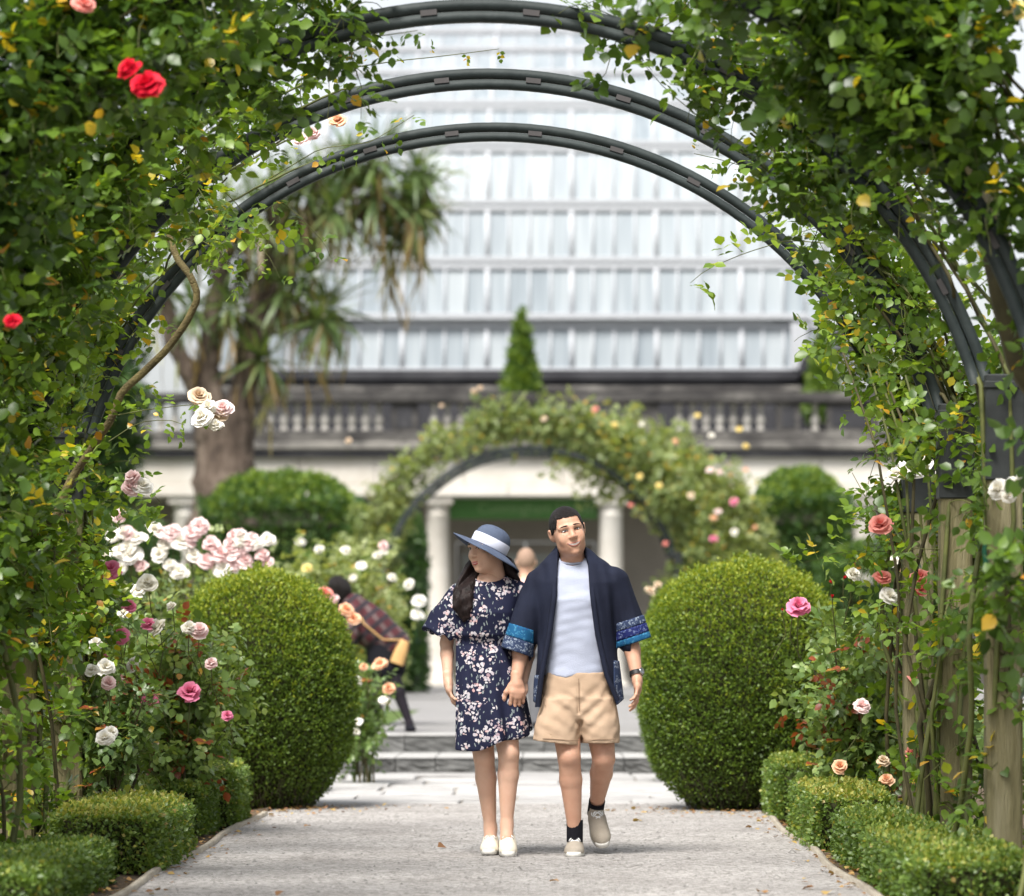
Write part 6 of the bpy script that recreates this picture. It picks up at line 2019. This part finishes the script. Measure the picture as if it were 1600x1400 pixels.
    prof = [(.092, -.004), (.093, .02), (.092, .045), (.088, .065), (.078, .085), (.060, .100), (.036, .109), (.012, .112), (.001, .1122)]
    v, f = lathe_arrays(prof, 40)
    obj('crown', xform(v, HM), f, M_hat, hat, smooth=True)
    prof = [(.0945, .000), (.0965, .004), (.0962, .044), (.0942, .048)]
    v, f = lathe_arrays(prof, 40)
    obj('ribbon', xform(v, HM), f[0], M_ribbon, hat, smooth=True)
    # --- shoes
    shoe(t, W(p(767, 1341, .075)), W(p(764, 1341, -.185)), (0, 0, 1), M_shoe_w, .042, .255, True, high=.07)
    shoe(t, W(p(793, 1336, -.02)), W(p(795, 1343, -.275)), (0, -.12, 1), M_shoe_w, .042, .255, True, high=.07)
    return t
WOMAN = make_woman()

# ------------------------------------------------------------------ the bending visitor on the terrace
M_plaid = None
def plaid_mat():
    m, n, l, p = new_mat('plaid_wool')
    tc = n.new('ShaderNodeTexCoord')
    def wv(rot, scale, lo, hi):
        mp = n.new('ShaderNodeMapping'); mp.inputs['Rotation'].default_value = rot
        l.new(tc.outputs['Object'], mp.inputs[0])
        w_ = n.new('ShaderNodeTexWave'); w_.inputs['Scale'].default_value = scale; w_.bands_direction = 'X'
        l.new(mp.outputs[0], w_.inputs['Vector'])
        r_ = ramp(n, [(lo, (0, 0, 0)), (hi, (1, 1, 1))]); l.new(w_.outputs['Fac'], r_.inputs[0])
        return r_.outputs[0]
    a, b = wv((0, R(40), 0), 3.0, .62, .7), wv((0, R(-50), 0), 3.0, .62, .7)
    m1 = n.new('ShaderNodeMix'); m1.data_type = 'RGBA'; l.new(a, m1.inputs[0]); m1.inputs[6].default_value = (.060, .012, .016, 1); m1.inputs[7].default_value = (.10, .065, .065, 1)
    m2 = n.new('ShaderNodeMix'); m2.data_type = 'RGBA'; l.new(b, m2.inputs[0]); l.new(m1.outputs[2], m2.inputs[6]); m2.inputs[7].default_value = (.02, .014, .02, 1)
    l.new(m2.outputs[2], p.inputs['Base Color']); p.inputs['Roughness'].default_value = .95
    return m
M_plaid = plaid_mat()
M_black = plain('black_wool', (0.012, 0.012, 0.016), .9, .1)
M_tights = plain('black_tights', (0.016, 0.012, 0.018), .6, .3)
M_tan = plain('tan_leather', (0.55, 0.33, 0.13), .5)
M_shirt = plain('pink_shirt', (0.55, 0.36, 0.34), .85, .1)
M_trouser = plain('grey_trousers', (0.16, 0.16, 0.17), .9, .1)
M_baldhair = plain('shaved_hair', (0.30, 0.20, 0.145), .7, .2)

def make_bender():
    Y = 34.2
    s = FPX / Y
    base = at(605, 0, Y); base[2] = TZ
    def p(px, py, y=0.0): return np.array([(px - 605) / s, y, (1143 - py) / s + .0])
    t = thing('person', base, 'person in plaid jacket, black skirt and tights bending over the roses', 'person')
    W = lambda V: V + base
    hip = p(600, 1020)
    fl = Field(p(490, 1150, -.4), p(665, 895, .4), .010)
    fl.add(f_cone(p(603, 1025), p(553, 952), .12, .13), .05)
    fl.add(f_cone(p(553, 952), p(536, 935), .06, .05), .03)
    fl.add(f_ell(p(529, 925), (.082, .09, .11), (0, -40, 0)), .02)
    for a, b, c in ((p(608, 1035, -.06), p(622, 1080, -.06), p(640, 1130, -.05)), (p(596, 1035, .07), p(592, 1085, .05), p(585, 1130, .06))):
        fl.add(f_cone(a, b, .085, .058), .04); fl.add(f_cone(b, c, .058, .034), .03)
        fl.add(f_cone(c, c + np.array([-.0, 0, -.05]), .034, .036), .02)
    fl.add(f_cone(p(556, 960, -.13), p(548, 1000, -.2), .05, .04), .03); fl.add(f_cone(p(548, 1000, -.2), p(530, 1030, -.22), .04, .028), .03)
    fl.add(f_cone(p(556, 960, .13), p(540, 1000, .2), .05, .04), .03); fl.add(f_cone(p(540, 1000, .2), p(522, 1030, .2), .04, .028), .03)
    v, q = fl.mesh()
    obj('body', W(v), q, M_tights, t, smooth=True)
    fl = Field(p(490, 1080, -.4), p(665, 895, .4), .010)
    fl.add(f_cone(p(612, 1008), p(580, 980), .165, .175), .05); fl.add(f_cone(p(580, 980), p(553, 950), .175, .13), .05)
    for y_ in (-1, 1):
        fl.add(f_cone(p(556, 958, y_ * .12), p(548, 1000, y_ * .2), .075, .065), .04)
    rp_ = ripples(41, 30, 7)
    fl.both(lambda x, y, z, F: F + .012 * rp_(x, y, z))
    v, q = fl.mesh()
    obj('jacket', W(v), q, M_plaid, t, smooth=True)
    fl = Field(p(550, 1075, -.4), p(665, 985, .4), .010)
    fl.add(f_cone(p(600, 1010), p(604, 1040), .16, .175), .04)
    fl.both(lambda x, y, z, F: np.maximum(F + .006 * rp_(x, y, z), p(0, 1060)[2] - z))
    v, q = fl.mesh()
    obj('skirt', W(v), q, M_black, t, smooth=True)
    fl = Field(p(480, 1010, -.3), p(580, 885, .3), .008)
    fl.add(f_ell(p(531, 920, .0), (.10, .105, .125), (0, -35, 0)), .02)
    fl.add(f_cone(p(528, 935), p(518, 985), .09, .05), .04)
    rp2 = ripples(42, 90, 7, (1, 1, .3))
    fl.both(lambda x, y, z, F: F + .006 * rp2(x, y, z))
    v, q = fl.mesh()
    obj('hair', W(v), q, M_hair, t, smooth=True)
    for hx, hy, tx in ((641, -.05, 646), (585, .06, 578)):
        fl = Field((-.06, -.06, -.01), (.06, .22, .10), .006)
        fl.add(f_ell((0, .08, .02), (.042, .12, .045)), .02); fl.add(f_cone((0, .01, .03), (0, .02, .08), .036, .036), .02)
        fl.both(lambda x, y, z, F: np.maximum(F, -z))
        v, q = fl.mesh()
        c = p(hx, 1143, hy)
        f = norm(np.array([(tx - hx) * .05, -1.0, 0])); r_ = np.cross(f, (0, 0, 1.))
        obj('shoe', W(c - f * .05 + v[:, :1] * r_ + v[:, 1:2] * f + v[:, 2:3] * np.array([0, 0, 1.])), q, M_black, t, smooth=True)
    # shoulder bag
    b0 = W(p(628, 1018, -.16))
    bag = thing('shoulder_bag', b0 + np.array([0, 0, -.13]), 'tan leather bag hanging at the hip of the bending person', 'bag')
    fl = Field((-.12, -.08, -.17), (.12, .08, .17), .006)
    fl.add(f_loft([(-.12, 0, 0, .065, .045), (.0, 0, 0, .058, .04), (.10, 0, 0, .040, .028)]), .03)
    v, q = fl.mesh()
    ca, sa_ = math.cos(.35), math.sin(.35)
    Rm = np.array([[ca, 0, sa_], [0, 1, 0], [-sa_, 0, ca]])
    obj('pouch', b0 + v @ Rm.T, q, M_tan, bag, smooth=True)
    pts = resample(np.array([b0 + (.02, 0, .10), W(p(600, 1000, -.19)), W(p(570, 975, -.20)), W(p(556, 945, -.1)), W(p(560, 935, .05))]), .03)
    v, q = tube_arrays(pts, .008, .008, 5)
    obj('strap', v, q, M_tan, bag, smooth=True)
make_bender()

def make_bald():
    Y = 35.5
    s = FPX / Y
    base = at(822, 0, Y); base[2] = TZ
    t = thing('person', base, 'person with shaved head seen from behind between the couple', 'person')
    hz = at(0, 857, Y)[2] - TZ
    k = hz / 1.74
    p = lambda x, y, z: np.array([x, y, z]) * k
    W = lambda V: V + base
    fl = Field(p(-.36, -.25, -.0), p(.36, .25, 1.80), .010)
    fl.add(f_ell(p(0, 0, 1.62), np.array((.088, .10, .12)) * k), .02)
    fl.add(f_ell(p(0, .03, 1.555), np.array((.066, .075, .08)) * k), .02)
    for sx in (-1, 1):
        fl.add(f_ell(p(sx * .09, .0, 1.605), np.array((.014, .02, .034)) * k), .01)
        fl.add(f_cone(p(sx * .20, 0, 1.36), p(sx * .25, .02, 1.1), .055, .045), .03)
        fl.add(f_cone(p(sx * .25, .02, 1.1), p(sx * .23, .08, .86), .043, .03), .03)
        fl.add(f_ell(p(sx * .23, .09, .80), (.025, .04, .07)), .02)
        fl.add(f_cone(p(sx * .09, 0, .9), p(sx * .10, 0, .5), .09, .06), .03)
        fl.add(f_cone(p(sx * .10, 0, .5), p(sx * .10, 0, .06), .058, .04), .03)
    fl.add(f_cone(p(0, -.01, 1.36), p(0, 0, 1.54), .06, .058), .03)
    fl.add(f_loft([(.85 * k, 0, 0, .16, .11), (1.1 * k, 0, 0, .15, .10), (1.34 * k, 0, 0, .19, .11), (1.43 * k, 0, 0, .10, .07)]), .04)
    v, q = fl.mesh()
    obj('body', W(v), q, M_skin_w, t, smooth=True)
    fl = Field(p(-.14, -.16, 1.45), p(.14, .16, 1.80), .008)
    fl.add(f_ell(p(0, -.004, 1.628), np.array((.092, .104, .119)) * k), .02)
    fl.both(lambda x, y, z, F: np.maximum(F, (1.60 * k + y * .9) - z))
    v, q = fl.mesh()
    obj('hair', W(v), q, M_baldhair, t, smooth=True)
    fl = Field(p(-.4, -.25, .8), p(.4, .25, 1.5), .010)
    fl.add(f_loft([(.84 * k, 0, 0, .19, .14), (1.1 * k, 0, 0, .175, .13), (1.34 * k, 0, 0, .205, .13), (1.43 * k, 0, 0, .12, .09)]), .04)
    for sx in (-1, 1):
        fl.add(f_cone(p(sx * .19, 0, 1.36), p(sx * .25, .01, 1.13), .075, .07), .03)
    v, q = fl.mesh()
    obj('shirt', W(v), q, M_shirt, t, smooth=True)
    fl = Field(p(-.3, -.25, .03), p(.3, .25, .95), .010)
    fl.add(f_loft([(.72 * k, 0, 0, .18, .13), (.92 * k, 0, 0, .165, .12)]), .04)
    for sx in (-1, 1):
        fl.add(f_cone(p(sx * .09, 0, .8), p(sx * .10, 0, .08), .10, .07), .03)
    v, q = fl.mesh()
    obj('trousers', W(v), q, M_trouser, t, smooth=True)
    for sx in (-1, 1):
        fl = Field((-.06, -.16, 0), (.06, .16, .1), .008)
        fl.add(f_ell((0, 0, .03), (.045, .13, .05)), .02)
        fl.both(lambda x, y, z, F: np.maximum(F, .004 - z))
        v, q = fl.mesh()
        obj('shoe', W(v + p(sx * .10, .04, 0)), q, M_black, t, smooth=True)
make_bald()
# ------------------------------------------------------------------ small things on the ground
g = rng(501)
M_fallen = leaf_mat('fallen_leaf', [(0, (.16, .07, .03)), (.5, (.30, .16, .06)), (1, (.42, .30, .09))], .7, .1)
v, f, tt = leaves(np.zeros((1, 3)), np.array([[0, 1., 0]]), np.array([[0, 0, 1.]]), np.ones(1), np.array([.4]), LEAF8_V * np.array([1, 1, 1.8]), LEAF8_F, 1.2)
fme = []
for k in range(3):
    me = mesh_np('fallen_leaf', v - np.array([0, .5, 0]), f, attrs={'tint': np.full(len(v), .15 + .35 * k)})
    me.materials.append(M_fallen); fme.append(me)
SPOTS = [(438, 1395, 'curled brown leaf at the bottom edge of the path, left of the middle'), (1190, 1393, 'brown leaf on the gravel near the bottom right hedge'), (1293, 1394, 'dark red petal-like leaf beside the bottom right hedge'), (1262, 1387, 'small dark leaf on the gravel near the right edging'), (866, 1376, 'dark leaf on the gravel just below the man'), (996, 1282, 'tiny dark leaf right of the raised shoe'), (690, 1322, 'tiny dark leaf left of the cream shoes'), (480, 1290, 'small leaf on the gravel beside the left topiary')]
for i, (x, y, lab) in enumerate(SPOTS):
    Y = FPX * (CAM_Z - .03) / (y - VY)
    o = link('fallen_leaf', fme[i % 3], None, None, (at(x, y, Y)[0], Y, .03), (float(g.normal(0, .2)), float(g.normal(0, .2)), float(g.random() * 6)), (.045 + .02 * float(g.random()),) * 3)
    tag(o, lab, 'leaf', 'fallen leaves on the path')
# litter of leaves and petals gathered along the bed edges: too many and small to count
n = 900
P = np.stack([np.where(g.random(n) < .5, g.normal(1.36, .10, n), g.normal(-1.84, .10, n)), g.uniform(14, 25, n), np.full(n, .028)], -1)
P = np.vstack([P, np.stack([g.normal(1.0, .35, 160), g.normal(23.9, .35, 160), np.full(160, .032)], -1), np.stack([g.normal(-1.6, .3, 160), g.normal(24.2, .35, 160), np.full(160, .032)], -1)])
n = len(P)
o = foliage_obj('leaf_litter', [leaves(P, norm(np.stack([g.normal(0, 1, n), g.normal(0, 1, n), g.normal(0, .15, n)], -1)), norm(np.array([0, 0, 1.]) + g.normal(0, .25, (n, 3))), g.uniform(.015, .04, n), g.random(n))], M_fallen, None)
tag(o, 'brown leaf litter gathered along both edges of the path')
# loose chips lying on the gravel
n = 5000
yy = 13.0 + 12.0 * g.random(n) ** 1.3
P = np.stack([g.uniform(-1.72, 1.27, n), yy, np.full(n, .024)], -1)
tv = np.array([(-1, -.6, 0), (.2, -1, .1), (1, .1, 0), (-.1, 1, 0), (0, 0, .8)]) * .5
tf = np.array([(0, 1, 4), (1, 2, 4), (2, 3, 4), (3, 0, 4)])
D = np.stack([np.cos(g.random(n) * 6.28), np.sin(g.random(n) * 6.28), np.zeros(n)], -1)
M_chip = surf('stone_chip', [(0.2, (.09, .085, .08)), (.45, (.21, .20, .19)), (.7, (.36, .345, .33))], 35, .9, detail=1)
v, q, tt = leaves(P, D, np.tile(np.array([0, 0, 1.]), (n, 1)), g.gamma(3, .0036, n), np.zeros(n), tv, tf)
o = obj('loose_gravel', v, q, M_chip, None, kind='stuff')
tag(o, 'loose stone chips scattered over the gravel path')
# pale kerb stone beside the left topiary
kb = box('kerb_stone', at(484, 1243, 27.2) * np.array([1, 1, 0]) + np.array([0, 0, 0]), at(512, 0, 27.2) * np.array([1, 1, 0]) + np.array([0, .35, .14]), M_steptop, None, .02)
tag(kb, 'pale stone block lying by the foot of the left topiary ball', 'stone')
# green tie round the right post
tie = at(1539, 870, ARCH_Y[2] - .09)
v, q = tube_arrays(np.array([tie + (0, 0, -.06), tie + (.004, 0, -.02), tie + (-.004, -.004, .02), tie + (0, 0, .06)]), .012, .010, 6)
tg = obj('plant_tie', v, q, plain('green_tie', (.01, .12, .06), .5), None, smooth=True)
tag(tg, 'green plant tie fastened to the right timber post', 'tie')
print('script seconds', round(time.time() - T0, 1))
